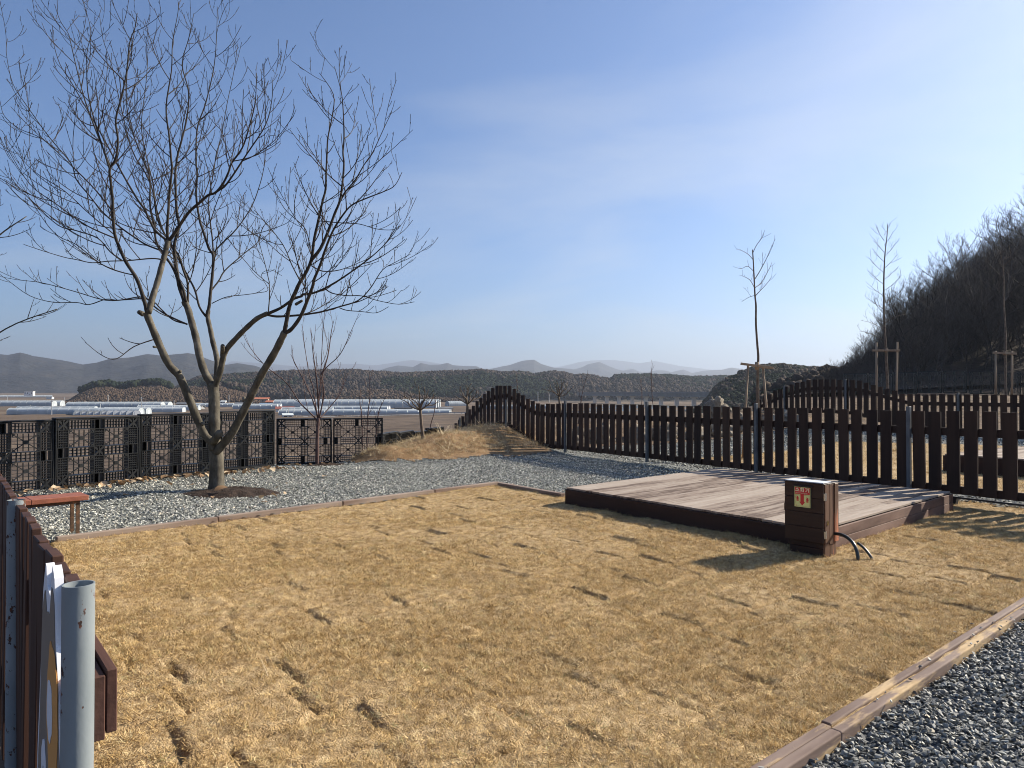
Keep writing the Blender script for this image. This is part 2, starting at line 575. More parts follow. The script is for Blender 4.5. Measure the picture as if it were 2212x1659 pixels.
def frame(x, y):
    dx, dy = x - FO[0], y - FO[1]
    return dx * FD[0] + dy * FD[1], dx * FN[0] + dy * FN[1]


PLATEAU = np.array([(-60, -40), (-14, 3.2), (-9.2, 8.6), (-4.9, 14.2), (-5.9, 17.3), (-3.3, 18.0), (-2.5, 22.8), (-2.9, 26.0), (1.5, 31),
                    (10.5, 33), (14, 38), (30, 62), (62, 128), (260, 128), (260, -40)], float)


def poly_dist(x, y, poly):
    """distance outside polygon (0 inside)"""
    x, y = np.asarray(x, float), np.asarray(y, float)
    d = np.full(x.shape, 1e18)
    ins = np.zeros(x.shape, bool)
    n = len(poly)
    for i in range(n):
        ax, ay = poly[i]
        bx, by = poly[(i + 1) % n]
        ex, ey = bx - ax, by - ay
        t = np.clip(((x - ax) * ex + (y - ay) * ey) / (ex * ex + ey * ey), 0, 1)
        d = np.minimum(d, (x - ax - t * ex) ** 2 + (y - ay - t * ey) ** 2)
        c = (ay > y) != (by > y)
        with np.errstate(divide='ignore', invalid='ignore'):
            xi = ax + (y - ay) / (by - ay if by != ay else 1e-12) * ex
        ins ^= c & (x < xi)
    return np.where(ins, 0.0, np.sqrt(d))


def inside(x, y, poly):
    return poly_dist(x, y, poly) <= 0


def mound_h(x, y):
    s, p = frame(x, y)
    berm = 0.62 * np.exp(-((s + 3.0) / 1.25) ** 2) * sstep(-1.0, 0.6, p) * (1 - sstep(12.4, 14.5, p))
    m = 0.62 * np.exp(-(((x + 0.7) / 1.75) ** 2 + ((y - 20.7) / 2.0) ** 2)) + 0.34 * np.exp(-(((x + 2.1) / 1.2) ** 2 + ((y - 18.7) / 1.15) ** 2)) + 0.24 * np.exp(-(((x + 3.1) / 0.75) ** 2 + ((y - 17.3) / 0.55) ** 2))
    m = m * (1 - sstep(-0.6, 0.8, p))
    return np.maximum(berm, m) + 0.25 * np.minimum(berm, m)


def hill_h(x, y):
    q = np.maximum(0, x - 0.45 * y)
    return 0.50 * q ** 1.0 * sstep(38, 58, y) * (1 - sstep(118, 170, y)) * (1 - 0.35 * sstep(40, 120, q))


def land(x, y):
    x, y = np.asarray(x, float), np.asarray(y, float)
    s, p = frame(x, y)
    d = poly_dist(x, y, PLATEAU)
    z = mound_h(x, y) * np.exp(-d / 3.0)
    z = z + (0.36 * sstep(5, 12, p) + 1.15 * sstep(12.8, 23, p)) * np.exp(-d / 6.0) * (x > 0)
    z = z + hill_h(x, y) * np.exp(-d / 25.0)
    # the left gravel yard dips a little towards the valley
    z = z - 0.13 * sstep(14.5, 17.5, y) * (1 - sstep(-2.5, -0.5, x)) * (1 - sstep(0.0, 0.2, mound_h(x, y)))
    e = ((x + 9.2) * 5.35 - (y - 8.6) * 4.55) / 7.02          # distance inside the line of tall pallets
    z = z + 0.125 * (1 - sstep(0.0, 2.3, e)) * (1 - sstep(14.0, 15.5, y)) * (x < -1)
    drop = 9.2 * (1 - np.exp(-d / 62.0)) + 0.8 * sstep(300, 900, d)
    far = np.hypot(x, y)
    rise = 13.0 * sstep(1300, 3200, far) * (1 - sstep(-0.25, 0.05, x / np.maximum(1, np.abs(y)))) * (y > 0)
    # beyond the near field a low bank carries a road; behind it the river flats
    z = z - drop + rise
    return z


def land1(x, y):
    return float(land(np.array([x]), np.array([y]))[0])


def make_ground_material():
    m, nd, ln, b = mat_new('valley ground')
    tc = nd.new('ShaderNodeTexCoord')
    mp = nd.new('ShaderNodeMapping')
    mp.inputs['Scale'].default_value = (0.006, 0.016, 0.0)
    ln.new(tc.outputs['Object'], mp.inputs[0])
    vo = nd.new('ShaderNodeTexVoronoi')
    vo.inputs['Scale'].default_value = 1.0
    vo.inputs['Randomness'].default_value = 0.8
    ln.new(mp.outputs[0], vo.inputs['Vector'])
    sx = nd.new('ShaderNodeSeparateColor')
    ln.new(vo.outputs['Color'], sx.inputs[0])
    r1 = ramp(nd, [(0.0, (0.085, 0.06, 0.04)), (0.35, (0.12, 0.085, 0.057)), (0.6, (0.17, 0.12, 0.078)), (0.85, (0.22, 0.165, 0.11)), (1.0, (0.13, 0.115, 0.085))])
    ln.new(sx.outputs[0], r1.inputs[0])
    no = nd.new('ShaderNodeTexNoise')
    no.inputs['Scale'].default_value = 0.10
    no.inputs['Detail'].default_value = 9
    no.inputs['Roughness'].default_value = 0.68
    mp2 = nd.new('ShaderNodeMapping')
    mp2.inputs['Scale'].default_value = (0.5, 1.6, 1.0)
    ln.new(tc.outputs['Object'], mp2.inputs[0])
    ln.new(mp2.outputs[0], no.inputs['Vector'])
    r2 = ramp(nd, [(0.3, (0.065, 0.048, 0.036)), (0.48, (0.105, 0.078, 0.058)), (0.62, (0.17, 0.127, 0.088)), (0.75, (0.26, 0.20, 0.135))])
    ln.new(no.outputs['Fac'], r2.inputs[0])
    # field parcels only far out
    sp = nd.new('ShaderNodeVectorMath')
    sp.operation = 'LENGTH'
    ln.new(tc.outputs['Object'], sp.inputs[0])
    mr = nd.new('ShaderNodeMapRange')
    mr.inputs[1].default_value = 330
    mr.inputs[2].default_value = 480
    mr.inputs[4].default_value = 0.6
    ln.new(sp.outputs['Value'], mr.inputs[0])
    mx = nd.new('ShaderNodeMix')
    mx.data_type = 'RGBA'
    ln.new(mr.outputs[0], mx.inputs[0])
    ln.new(r2.outputs[0], mx.inputs[6])
    ln.new(r1.outputs[0], mx.inputs[7])
    ln.new(mx.outputs[2], b.inputs['Base Color'])
    b.inputs['Roughness'].default_value = 0.95
    b.inputs['Specular IOR Level'].default_value = 0.1
    bp = nd.new('ShaderNodeBump')
    bp.inputs['Strength'].default_value = 0.7
    bp.inputs['Distance'].default_value = 0.25
    n3 = nd.new('ShaderNodeTexNoise')
    n3.inputs['Scale'].default_value = 1.2
    n3.inputs['Detail'].default_value = 7
    ln.new(tc.outputs['Object'], n3.inputs['Vector'])
    ln.new(n3.outputs['Fac'], bp.inputs['Height'])
    ln.new(bp.outputs[0], b.inputs['Normal'])
    return m


M['ground'] = make_ground_material()

# --- the whole ground as one sheet (polar rings, fine near, coarse far)
na, nr = 512, 230
ang = np.linspace(0, 2 * np.pi, na + 1)
rad = 0.4 * (21000 / 0.4) ** (np.linspace(0, 1, nr))
RR, AA = np.meshgrid(rad, ang, indexing='ij')
GX, GY = RR * np.sin(AA), RR * np.cos(AA)
GZ = land(GX, GY)
dpl = poly_dist(GX, GY, PLATEAU)
GZ = GZ - 0.12 * (dpl < 0.5) + (fbm(GX * 0.2, GY * 0.2, 3, 5) - 0.5) * 0.9 * sstep(4, 40, dpl)
# earth bank falling towards us with a road along its top edge, 205 to 345 m out
BANK_Y0, BANK_Y1 = 205.0, 345.0
gme = grid_mesh('ground', GX, GY, GZ, M['ground'])
tag(inst('ground', gme), kind='structure')

# ------------------------------------------------------------------ lawn
CURB0 = np.array([1.055, 3.03])
CD = np.array([0.765, 0.644])
CN = np.array([-0.644, 0.765])
LAWN = np.array([(-0.93, 1.36), (-4.93, 7.66), (-0.29, 12.42), (0.82, 10.98), (3.2, 7.62), (6.05, 9.9), (7.0, 9.42), (7.95, 7.92), (8.0, 8.86)], float)
LAWN = np.array([(-0.93, 1.36), (-4.93, 7.66), (-0.29, 12.42), (0.9, 11.2), (3.5, 7.9), (5.9, 10.05), tuple(fpos(8.9, 0.45)), tuple(fpos(11.9, 0.45))], float)


def tile_cell(x, y):
    a = x * CD[0] + y * CD[1]
    b = x * CN[0] + y * CN[1]
    wob = 0.09 * (fbm(x * 2.2, y * 2.2, 3, 3) - 0.5)
    bj = np.floor((b + wob) / 0.42)
    off = 0.31 * ((bj * 0.618) % 1.0)
    ai = np.floor((a + off + wob) / 0.62)
    fa = (a + off + wob) / 0.62 - ai
    fb = (b + wob) / 0.42 - bj
    return ai, bj, fa, fb


def hsh(a, b, k=0.0):
    s = np.sin(a * 91.7 + b * 47.3 + k * 13.1) * 24634.63
    return s - np.floor(s)


def lawn_z(x, y):
    ai, bj, fa, fb = tile_cell(x, y)
    z = (hsh(ai, bj) - 0.5) * 0.024 + (hsh(ai, bj, 1) - 0.5) * 0.03 * (fa - 0.5) + (hsh(ai, bj, 2) - 0.5) * 0.03 * (fb - 0.5)
    da = np.minimum(fa, 1 - fa) * 0.62
    db = np.minimum(fb, 1 - fb) * 0.42
    seg = sstep(0.33, 0.52, fbm(x * 0.8, y * 0.8, 2, 21))
    seg2 = sstep(0.33, 0.52, fbm(x * 0.8 + 9, y * 0.8, 2, 31))
    g = np.maximum(np.exp(-(da / 0.016) ** 2) * seg2, np.exp(-(db / 0.016) ** 2) * seg * 0.9)
    z = z - 0.044 * g * (0.30 + 1.0 * fbm(x * 3.5, y * 3.5, 3, 51))
    z = z + (fbm(x * 0.5, y * 0.5, 3, 8) - 0.5) * 0.05 + (fbm(x * 14, y * 14, 3, 2) - 0.5) * 0.014
    return z - 0.01, g


st = 0.020
lx = np.arange(-5.0, 8.6, st)
ly = np.arange(1.2, 12.6, st)
LX, LY = np.meshgrid(lx, ly)
LZ, LG = lawn_z(LX, LY)
cx_, cy_ = (LX[:-1, :-1] + st / 2), (LY[:-1, :-1] + st / 2)
lm = inside(cx_, cy_, LAWN)
tag(inst('lawn', grid_mesh('lawn', LX, LY, LZ, M['sod'], True, lm)), kind='structure')

# ------------------------------------------------------------------ gravel yard, mound, far bank (one fine grid, split by what covers it)
st = 0.14
yx = np.arange(-13.5, 22, st)
yy = np.arange(2.0, 33, st)
YX, YY = np.meshgrid(yx, yy)
YZ = land(YX, YY)
YM = mound_h(YX, YY)
YZ = YZ + (fbm(YX * 0.9, YY * 0.9, 3, 4) - 0.5) * 0.05 + (fbm(YX * 3, YY * 3, 3, 6) - 0.5) * 0.10 * sstep(0.05, 0.25, YM)
mxx, myy = YX[:-1, :-1] + st / 2, YY[:-1, :-1] + st / 2
s_, p_ = frame(mxx, myy)
dp = poly_dist(mxx, myy, PLATEAU)
mh = mound_h(mxx, myy) + (fbm(mxx * 1.3, myy * 1.3, 3, 14) - 0.5) * 0.08
INL = inside(mxx, myy, LAWN)
# left-hand gravel yard lies on our side of the long fence, beyond the lawn edging
edge_side = (mxx + 4.93) * (12.42 - 7.66) - (myy - 7.66) * (-0.29 + 4.93)      # > 0 on the lawn side of the left edging
GATE = np.array([-0.626, 0.78])
on_inner = (mxx + 0.9) * 0.78 + (myy - 1.48) * 0.626 > -0.4
yard_l = (dp < 0.35) & (p_ < 0.35) & ~INL & on_inner & (myy > 6.5) & ((edge_side < 0.0) | (myy - mxx * 0.0 > 9.6)) & (s_ < 6.6)
is_mound = yard_l & (mh > 0.075)
tag(inst('gravel_yard', grid_mesh('gravel_yard', YX, YY, YZ, M['gravel_bed'], True, yard_l & ~is_mound)), kind='structure')
tag(inst('soil_mound', grid_mesh('soil_mound', YX, YY, YZ + 0.012, M['soil_mound'], True, is_mound)), kind='structure')
# next plot beyond the fence: bank, gravel and its own lawn
plot2 = (p_ >= 0.35) & (p_ < 22) & (s_ < 11) & (dp < 2.5) & (myy > 8)
bank2 = plot2 & ((mh > 0.06) | (p_ > 12.3))
LAWN2 = np.array([fpos(2.6, 1.2), fpos(14, 1.0), fpos(14, 11.2), fpos(2.2, 8.4)])
lawn2 = plot2 & ~bank2 & inside(mxx, myy, LAWN2)
tag(inst('dry_bank', grid_mesh('dry_bank', YX, YY, YZ + 0.012, M['soil_bank'], True, bank2)), kind='structure')
tag(inst('neighbouring_gravel', grid_mesh('neighbouring_gravel', YX, YY, YZ, M['gravel_bed'], True, plot2 & ~bank2 & ~lawn2)), kind='structure')
tag(inst('neighbouring_lawn', grid_mesh('neighbouring_lawn', YX, YY, YZ + 0.01, M['sod'], True, lawn2)), kind='structure')

# gravel path in the right foreground and round the gate
px = np.arange(-2.2, 13, 0.1)
py = np.arange(-1.5, 12, 0.1)
PX, PY = np.meshgrid(px, py)
PZ = -0.040 + (fbm(PX * 2.5, PY * 2.5, 3, 9) - 0.5) * 0.03
pa = (PX[:-1, :-1] + 0.05 - CURB0[0]) * CN[0] + (PY[:-1, :-1] + 0.05 - CURB0[1]) * CN[1]
tag(inst('gravel_path', grid_mesh('gravel_path', PX, PY, PZ, M['gravel_dark_bed'], True, pa < -0.03)), kind='structure')


# ------------------------------------------------------------------ scattering (geometry nodes, only for what nobody could count)
def scatter(name, pts, rots, scls, variants, kind='stuff'):
    n = len(pts)
    me = bpy.data.meshes.new(name)
    me.vertices.add(n)
    me.vertices.foreach_set('co', np.asarray(pts, np.float32).ravel())
    a = me.attributes.new('rot', 'FLOAT_VECTOR', 'POINT')
    a.data.foreach_set('vector', np.asarray(rots, np.float32).ravel())
    a = me.attributes.new('scl', 'FLOAT', 'POINT')
    a.data.foreach_set('value', np.asarray(scls, np.float32).ravel())
    a = me.attributes.new('idx', 'INT', 'POINT')
    a.data.foreach_set('value', NR.integers(0, len(variants), n).astype(np.int32))
    o = inst(name, me)
    tag(o, kind=kind)
    ng = bpy.data.node_groups.new(name + ' scatter', 'GeometryNodeTree')
    ng.interface.new_socket('Geometry', in_out='INPUT', socket_type='NodeSocketGeometry')
    ng.interface.new_socket('Geometry', in_out='OUTPUT', socket_type='NodeSocketGeometry')
    nd, ln = ng.nodes, ng.links
    gi, go = nd.new('NodeGroupInput'), nd.new('NodeGroupOutput')
    jo = nd.new('GeometryNodeJoinGeometry')
    for k, vm in enumerate(variants):
        src = bpy.data.objects.new(name + '_piece', vm)
        oi = nd.new('GeometryNodeObjectInfo')
        oi.inputs['Object'].default_value = src
        oi.inputs['As Instance'].default_value = True
        ln.new(oi.outputs['Geometry'], jo.inputs[0])
    ip = nd.new('GeometryNodeInstanceOnPoints')
    ip.inputs['Pick Instance'].default_value = True
    ln.new(gi.outputs[0], ip.inputs['Points'])
    ln.new(jo.outputs[0], ip.inputs['Instance'])

    def attr(nm, typ):
        q = nd.new('GeometryNodeInputNamedAttribute')
        q.data_type = typ
        q.inputs['Name'].default_value = nm
        return q.outputs['Attribute']
    er = nd.new('FunctionNodeEulerToRotation')
    ln.new(attr('rot', 'FLOAT_VECTOR'), er.inputs[0])
    ln.new(er.outputs[0], ip.inputs['Rotation'])
    ln.new(attr('scl', 'FLOAT'), ip.inputs['Scale'])
    ln.new(attr('idx', 'INT'), ip.inputs['Instance Index'])
    ln.new(ip.outputs[0], go.inputs[0])
    md = o.modifiers.new('scatter', 'NODES')
    md.node_group = ng
    return o


def poly_points(poly, dens):
    lo, hi = poly.min(0), poly.max(0)
    n = int((hi[0] - lo[0]) * (hi[1] - lo[1]) * dens)
    q = NR.random((n, 2)) * (hi - lo) + lo
    return q[inside(q[:, 0], q[:, 1], poly)]


def stone_mesh(seed, flat, mat):
    r = random.Random(seed)
    import bmesh
    bm = bmesh.new()
    for k in range(11):
        d = Vector((r.gauss(0, 1), r.gauss(0, 1), r.gauss(0, 1))).normalized() * r.uniform(0.75, 1.1)
        bm.verts.new((d.x * 0.5, d.y * 0.5 * r.uniform(0.55, 0.9), d.z * 0.5 * flat))
    bmesh.ops.convex_hull(bm, input=bm.verts)
    loose = [v for v in bm.verts if not v.link_faces]
    bmesh.ops.delete(bm, geom=loose, context='VERTS')
    me = bpy.data.meshes.new('stone')
    bm.to_mesh(me)
    bm.free()
    me.materials.append(mat)
    return me


def tuft_mesh(seed, nb, lmin, lmax, w, spread, mat, lay=(35, 85), seg=3):
    r = random.Random(seed)
    mb = MB()
    for k in range(nb):
        a = r.uniform(0, 2 * math.pi)
        d = spread * math.sqrt(r.random())
        az = r.uniform(0, 2 * math.pi)
        p = Vector((d * math.cos(a), d * math.sin(a), -0.004))
        L = r.uniform(lmin, lmax)
        tilt = math.radians(r.uniform(*lay))
        bend = math.radians(r.uniform(-10, 40))
        side = Vector((-math.sin(az), math.cos(az), 0))
        vs, fs = [], []
        for i in range(seg):
            t = i / seg
            wd = w * (1 - 0.55 * t)
            vs += [p - side * wd / 2, p + side * wd / 2]
            if i:
                fs.append((2 * i - 2, 2 * i - 1, 2 * i + 1, 2 * i))
            dr = Vector((math.cos(az) * math.sin(tilt), math.sin(az) * math.sin(tilt), max(0.03, math.cos(tilt))))
            p = p + dr * L / seg
            tilt = min(tilt + bend / seg, math.radians(96))
        vs.append(p)
        fs.append((2 * seg - 2, 2 * seg - 1, 2 * seg))
        mb.add(vs, fs)
    return mb.mesh('tuft', mat)


# dormant grass of our lawn
tufts = [tuft_mesh(k, 13, 0.016, 0.046, 0.0028, 0.042, M['blade'], (40, 86)) for k in range(7)]
q = poly_points(LAWN, 3000)
dist = np.hypot(q[:, 0], q[:, 1])
keep = NR.random(len(q)) < np.clip(1.0 - (dist - 5) * 0.09, 0.42, 1)
patchy = fbm(q[:, 0] * 1.1, q[:, 1] * 1.1, 3, 44)
keep &= NR.random(len(q)) < np.clip(0.55 + (patchy - 0.40) * 3.0, 0.42, 1)
q = q[keep]
z, g = lawn_z(q[:, 0], q[:, 1])
k2 = NR.random(len(q)) > g * 0.95
q, z = q[k2], z[k2]
lean = NR.normal(0, 0.25, (len(q), 2))
scatter('grass', np.c_[q, z], np.c_[lean, NR.random(len(q)) * 6.28], NR.uniform(0.6, 1.25, len(q)), tufts)
# grass on the next plot (seen through the fence)
q = poly_points(LAWN2, 130)
scatter('distant_grass', np.c_[q, land(q[:, 0], q[:, 1]) + 0.01], np.c_[np.zeros((len(q), 2)), NR.random(len(q)) * 6.28], NR.uniform(1.6, 2.6, len(q)), tufts)
# rough straw on the mound and the bank
rough = [tuft_mesh(60 + k, 16, 0.06, 0.19, 0.006, 0.10, M['straw'], (35, 88), 4) for k in range(5)]
q = NR.random((9000, 2)) * (7.5, 8.0) + (-4.6, 15.6)
s1, p1 = frame(q[:, 0], q[:, 1])
mq = mound_h(q[:, 0], q[:, 1])
ok = (p1 < 0.3) & (NR.random(len(q)) < sstep(0.06, 0.20, mq)) & (poly_dist(q[:, 0], q[:, 1], PLATEAU) < 0.3)
q = q[ok]
q0 = q.copy()
scatter('dry_mound_grass', np.c_[q, land(q[:, 0], q[:, 1]) + 0.01], np.c_[NR.normal(0, .3, (len(q), 2)), NR.random(len(q)) * 6.28], NR.uniform(0.5, 1.1, len(q)), rough)
sq = np.stack([NR.uniform(-4.5, -1.4, 1500), NR.uniform(0.5, 22, 1500)], -1)
q = FO + sq[:, :1] * FD + sq[:, 1:] * FN
q2 = np.stack([NR.uniform(-2, 14, 2200), NR.uniform(12.4, 22, 2200)], -1)
q = np.r_[q, FO + q2[:, :1] * FD + q2[:, 1:] * FN]
q = q[poly_dist(q[:, 0], q[:, 1], PLATEAU) < 1.5]
scatter('dry_bank_grass', np.c_[q, land(q[:, 0], q[:, 1]) + 0.01], np.c_[NR.normal(0, .3, (len(q), 2)), NR.random(len(q)) * 6.28], NR.uniform(0.5, 1.2, len(q)), rough)
pale = [tuft_mesh(140 + k, 5, 0.20, 0.50, 0.007, 0.12, M['straw'], (45, 90), 5) for k in range(4)]
qp = q0[NR.random(len(q0)) < 0.06]
scatter('pale_mound_straw', np.c_[qp, land(qp[:, 0], qp[:, 1]) + 0.06], np.c_[NR.normal(0, .3, (len(qp), 2)), NR.random(len(qp)) * 6.28], NR.uniform(0.6, 1.2, len(qp)), pale)
# loose straw stalks on the lawn
stalk = [tuft_mesh(90 + k, 1, 0.20, 0.45, 0.0035, 0.01, M['straw'], (80, 88), 5) for k in range(4)]
q = poly_points(LAWN, 2.2)
z, g = lawn_z(q[:, 0], q[:, 1])
scatter('straw_stalk_litter', np.c_[q, z + 0.025], np.c_[np.zeros((len(q), 2)), NR.random(len(q)) * 6.28], NR.uniform(0.4, 1.0, len(q)), stalk)

# crushed stone
stones = [stone_mesh(k, 0.55, M['stone_grey']) for k in range(7)]
q = NR.random((270000, 2)) * (16.0, 17.0) + (-11.0, 6.0)
s1, p1 = frame(q[:, 0], q[:, 1])
dp1 = poly_dist(q[:, 0], q[:, 1], PLATEAU)
es = (q[:, 0] + 4.93) * 4.76 - (q[:, 1] - 7.66) * 4.64
mh1 = mound_h(q[:, 0], q[:, 1]) + (fbm(q[:, 0] * 1.3, q[:, 1] * 1.3, 3, 14) - 0.5) * 0.08
DECKK = np.array([3.14, 7.26])
dk1 = np.array([-2.34, 3.17]) / 3.94
past_deck = (q[:, 0] - 0.8) * 0.594 + (q[:, 1] - 10.43) * -0.804     # along deck front
back_edge = (q[:, 0] + 0.29) * 0.80 + (q[:, 1] - 12.42) * 0.60      # > 0 beyond the back edging
ok = (p1 < 0.1) & (s1 < 6.7) & (dp1 < 0.35) & ((es < -0.45) | ((back_edge > 0.1) & (q[:, 1] > 9))) & (mh1 < 0.085)
ok &= (q[:, 0] + 0.9) * 0.78 + (q[:, 1] - 1.48) * 0.626 > -0.2
ok &= NR.random(len(q)) < np.clip(1.25 - (np.hypot(q[:, 0], q[:, 1]) - 7) * 0.055, 0.45, 1)
q = q[ok]
zz = land(q[:, 0], q[:, 1]) + (fbm(q[:, 0] * 0.9, q[:, 1] * 0.9, 3, 4) - 0.5) * 0.05
scatter('gravel', np.c_[q, zz + NR.uniform(0.0, 0.012, len(q))], NR.normal(0, 0.45, (len(q), 3)) + np.c_[np.zeros((len(q), 2)), NR.random(len(q)) * 6.28],
        NR.uniform(0.024, 0.052, len(q)), stones)
c0_ = CURB0 - CD * 2.95
# coarser blue-grey chips on the path
chips = [stone_mesh(40 + k, 0.38, M['stone_blue']) for k in range(8)]
q = NR.random((170000, 2)) * (6.8, 6.6) + (0.6, 1.4)
pa1 = (q[:, 0] - CURB0[0]) * CN[0] + (q[:, 1] - CURB0[1]) * CN[1]
dd = np.hypot(q[:, 0], q[:, 1])
ok = (pa1 < -0.092) & (pa1 > -3.2) & (NR.random(len(q)) < np.clip(1.3 - dd * 0.10, 0.3, 1))
q = q[ok]
spill = np.stack([NR.uniform(1.5, 8.5, 60), NR.normal(-0.06, 0.07, 60)], -1)
qs = c0_[None, :] + spill[:, :1] * CD + spill[:, 1:] * CN
scatter('spilled_stone_litter', np.c_[qs, np.where(np.abs(spill[:, 1] + 0.06) < 0.075, 0.034, 0.008)], NR.normal(0, 0.3, (60, 3)) + np.c_[np.zeros((60, 2)), NR.random(60) * 6.28], NR.uniform(0.014, 0.034, 60), chips)
scatter('path_gravel', np.c_[q, -0.038 + NR.uniform(0, 0.028, len(q)) + (fbm(q[:, 0] * 2.5, q[:, 1] * 2.5, 3, 9) - 0.5) * 0.03],
        NR.normal(0, 0.42, (len(q), 3)) + np.c_[np.zeros((len(q), 2)), NR.random(len(q)) * 6.28], NR.uniform(0.018, 0.046, len(q)) * np.where(NR.random(len(q)) < 0.012, 1.7, 1), chips)
# gravel seen through the fence on the next plot
q = np.stack([NR.uniform(-1.7, 11, 40000), NR.uniform(0.3, 12.3, 40000)], -1)
q = FO + q[:, :1] * FD + q[:, 1:] * FN
ok = ~inside(q[:, 0], q[:, 1], LAWN2) & (mound_h(q[:, 0], q[:, 1]) < 0.06)
q = q[ok]
scatter('distant_gravel', np.c_[q, land(q[:, 0], q[:, 1]) + 0.01], NR.normal(0, 0.5, (len(q), 3)), NR.uniform(0.035, 0.07, len(q)), stones)


# dry leaves caught along the pallets
def leaf_mesh(seed):
    r = random.Random(seed)
    mb = MB()
    n = 5
    L, w = r.uniform(0.8, 1.1), r.uniform(0.28, 0.42)
    c1, c2 = r.uniform(-0.5, 0.6), r.uniform(0.3, 1.0)
    vs = []
    for i in range(n + 1):
        t = i / n
        x = L * (t - 0.5)
        hw = w * r.uniform(.75, 1.1) * math.sin(math.pi * min(1, t * 0.92 + 0.06)) ** 0.8
        z0 = c1 * (t - 0.5) ** 2 + 0.12
        vs += [(x, -hw, z0 + c2 * hw * 0.6), (x, 0, z0), (x, hw, z0 + c2 * hw * 0.6)]
    fs = []
    for i in range(n):
        b = 3 * i
        fs += [(b, b + 1, b + 4, b + 3), (b + 1, b + 2, b + 5, b + 4)]
    mb.add(vs, fs)
    return mb.mesh('leaf', M['leaf_dry'], True)


leaves = [leaf_mesh(k) for k in range(6)]
PAL_LINE = [(-8.6, 8.9), (-7.82, 9.92), (-7.04, 10.95), (-6.31, 12.05), (-5.48, 13.0), (-4.65, 13.95)]
lp = []
for i in range(len(PAL_LINE) - 1):
    a, b = np.array(PAL_LINE[i]), np.array(PAL_LINE[i + 1])
    nn = np.array([(b - a)[1], -(b - a)[0]])
    nn /= np.linalg.norm(nn)
    for k in range(60):
        lp.append(a + (b - a) * NR.random() + nn * abs(NR.normal(0, 0.20)) + nn * 0.04)
for k in range(30):
    lp.append(np.array([NR.uniform(-5.6, -4.2), NR.uniform(16.5, 17.0)]))
for k in range(26):
    lp.append(np.array([NR.uniform(-6.6, -3.2), NR.uniform(9.5, 14)]))
lp = np.array(lp)
scatter('dry_leaf_litter', np.c_[lp, land(lp[:, 0], lp[:, 1]) + 0.03], np.c_[NR.normal(0, 0.4, (len(lp), 2)), NR.random(len(lp)) * 6.28], NR.uniform(0.05, 0.13, len(lp)), leaves)

# ------------------------------------------------------------------ edging timbers


def timber_run(name, a, b, lengths, w, h, zc, mat, label, cat='edging', group=None, gap=0.012, jit=0.006):
    """a run of lying timbers from a to b; each timber is a part"""
    a, b = Vector((a[0], a[1], 0)), Vector((b[0], b[1], 0))
    d = b - a
    L = d.length
    root = empty(name, (a.x, a.y, zc), math.atan2(d.y, d.x), label, cat, group)
    x = 0.0
    k = 0
    while x < L - 0.05:
        l = min(lengths[k % len(lengths)], L - x)
        mb = MB()
        mb.box(0, l - gap, -w / 2, w / 2, -h / 2, h / 2)
        o = mb.build('timber', mat, root, loc=(x, RNG.uniform(-jit, jit), RNG.uniform(-jit, jit) * 0.6), rot=(RNG.uniform(-.02, .02), 0, RNG.uniform(-.003, .003)))
        bevel(o, 0.009, 3)
        x += l
        k += 1
    return root


c0 = CURB0 - CD * 2.95 + CN * 0.036
timber_run('timber_edging', c0 - CN * 0.027, c0 - CN * 0.027 + CD * 11.3, [3.54, 3.6, 3.6], 0.050, 0.10, -0.020, M['curb_wood'],
           'brown timber curb row beside the tan lawn, inner of the two along the path')
timber_run('timber_edging', c0 - CN * 0.094, c0 - CN * 0.094 + CD * 11.3, [3.51, 3.6, 3.6], 0.054, 0.12, -0.033, M['curb_wood'],
           'outer timber curb row bordering the dark blue grey gravel path')
timber_run('timber_edging', (-4.93, 7.70), (-0.25, 12.50), [1.75, 1.8, 1.7], 0.09, 0.12, -0.005, M['edge_wood'],
           'long weathered timber edging between the grey gravel yard and the lawn')
timber_run('timber_edging', (-0.22, 12.42), (0.80, 11.05), [1.8], 0.09, 0.12, -0.01, M['edge_wood'],
           'short timber edging from the lawn corner to the deck platform')
# loose sand between the two curb rows
sx_, sy_ = np.meshgrid(np.arange(0, 11.3, 0.04), np.linspace(-0.070, -0.050, 5))
wx = c0[0] + CD[0] * sx_ + CN[0] * sy_
wy = c0[1] + CD[1] * sx_ + CN[1] * sy_
tag(inst('sand_strip', grid_mesh('sand_strip', wx, wy, 0.012 + (fbm(wx * 9, wy * 9, 3, 3) - 0.5) * 0.03, M['sod'])), kind='structure')

# ------------------------------------------------------------------ picket fences
pk = MB()
pk.box(-0.089, 0.089, -0.0135, 0.0135, -1.2, 0)
PICKET = pk.mesh('picket', M['fence_wood'])


def interp(tab, s):
    return float(np.interp(s, [t[0] for t in tab], [t[1] for t in tab]))


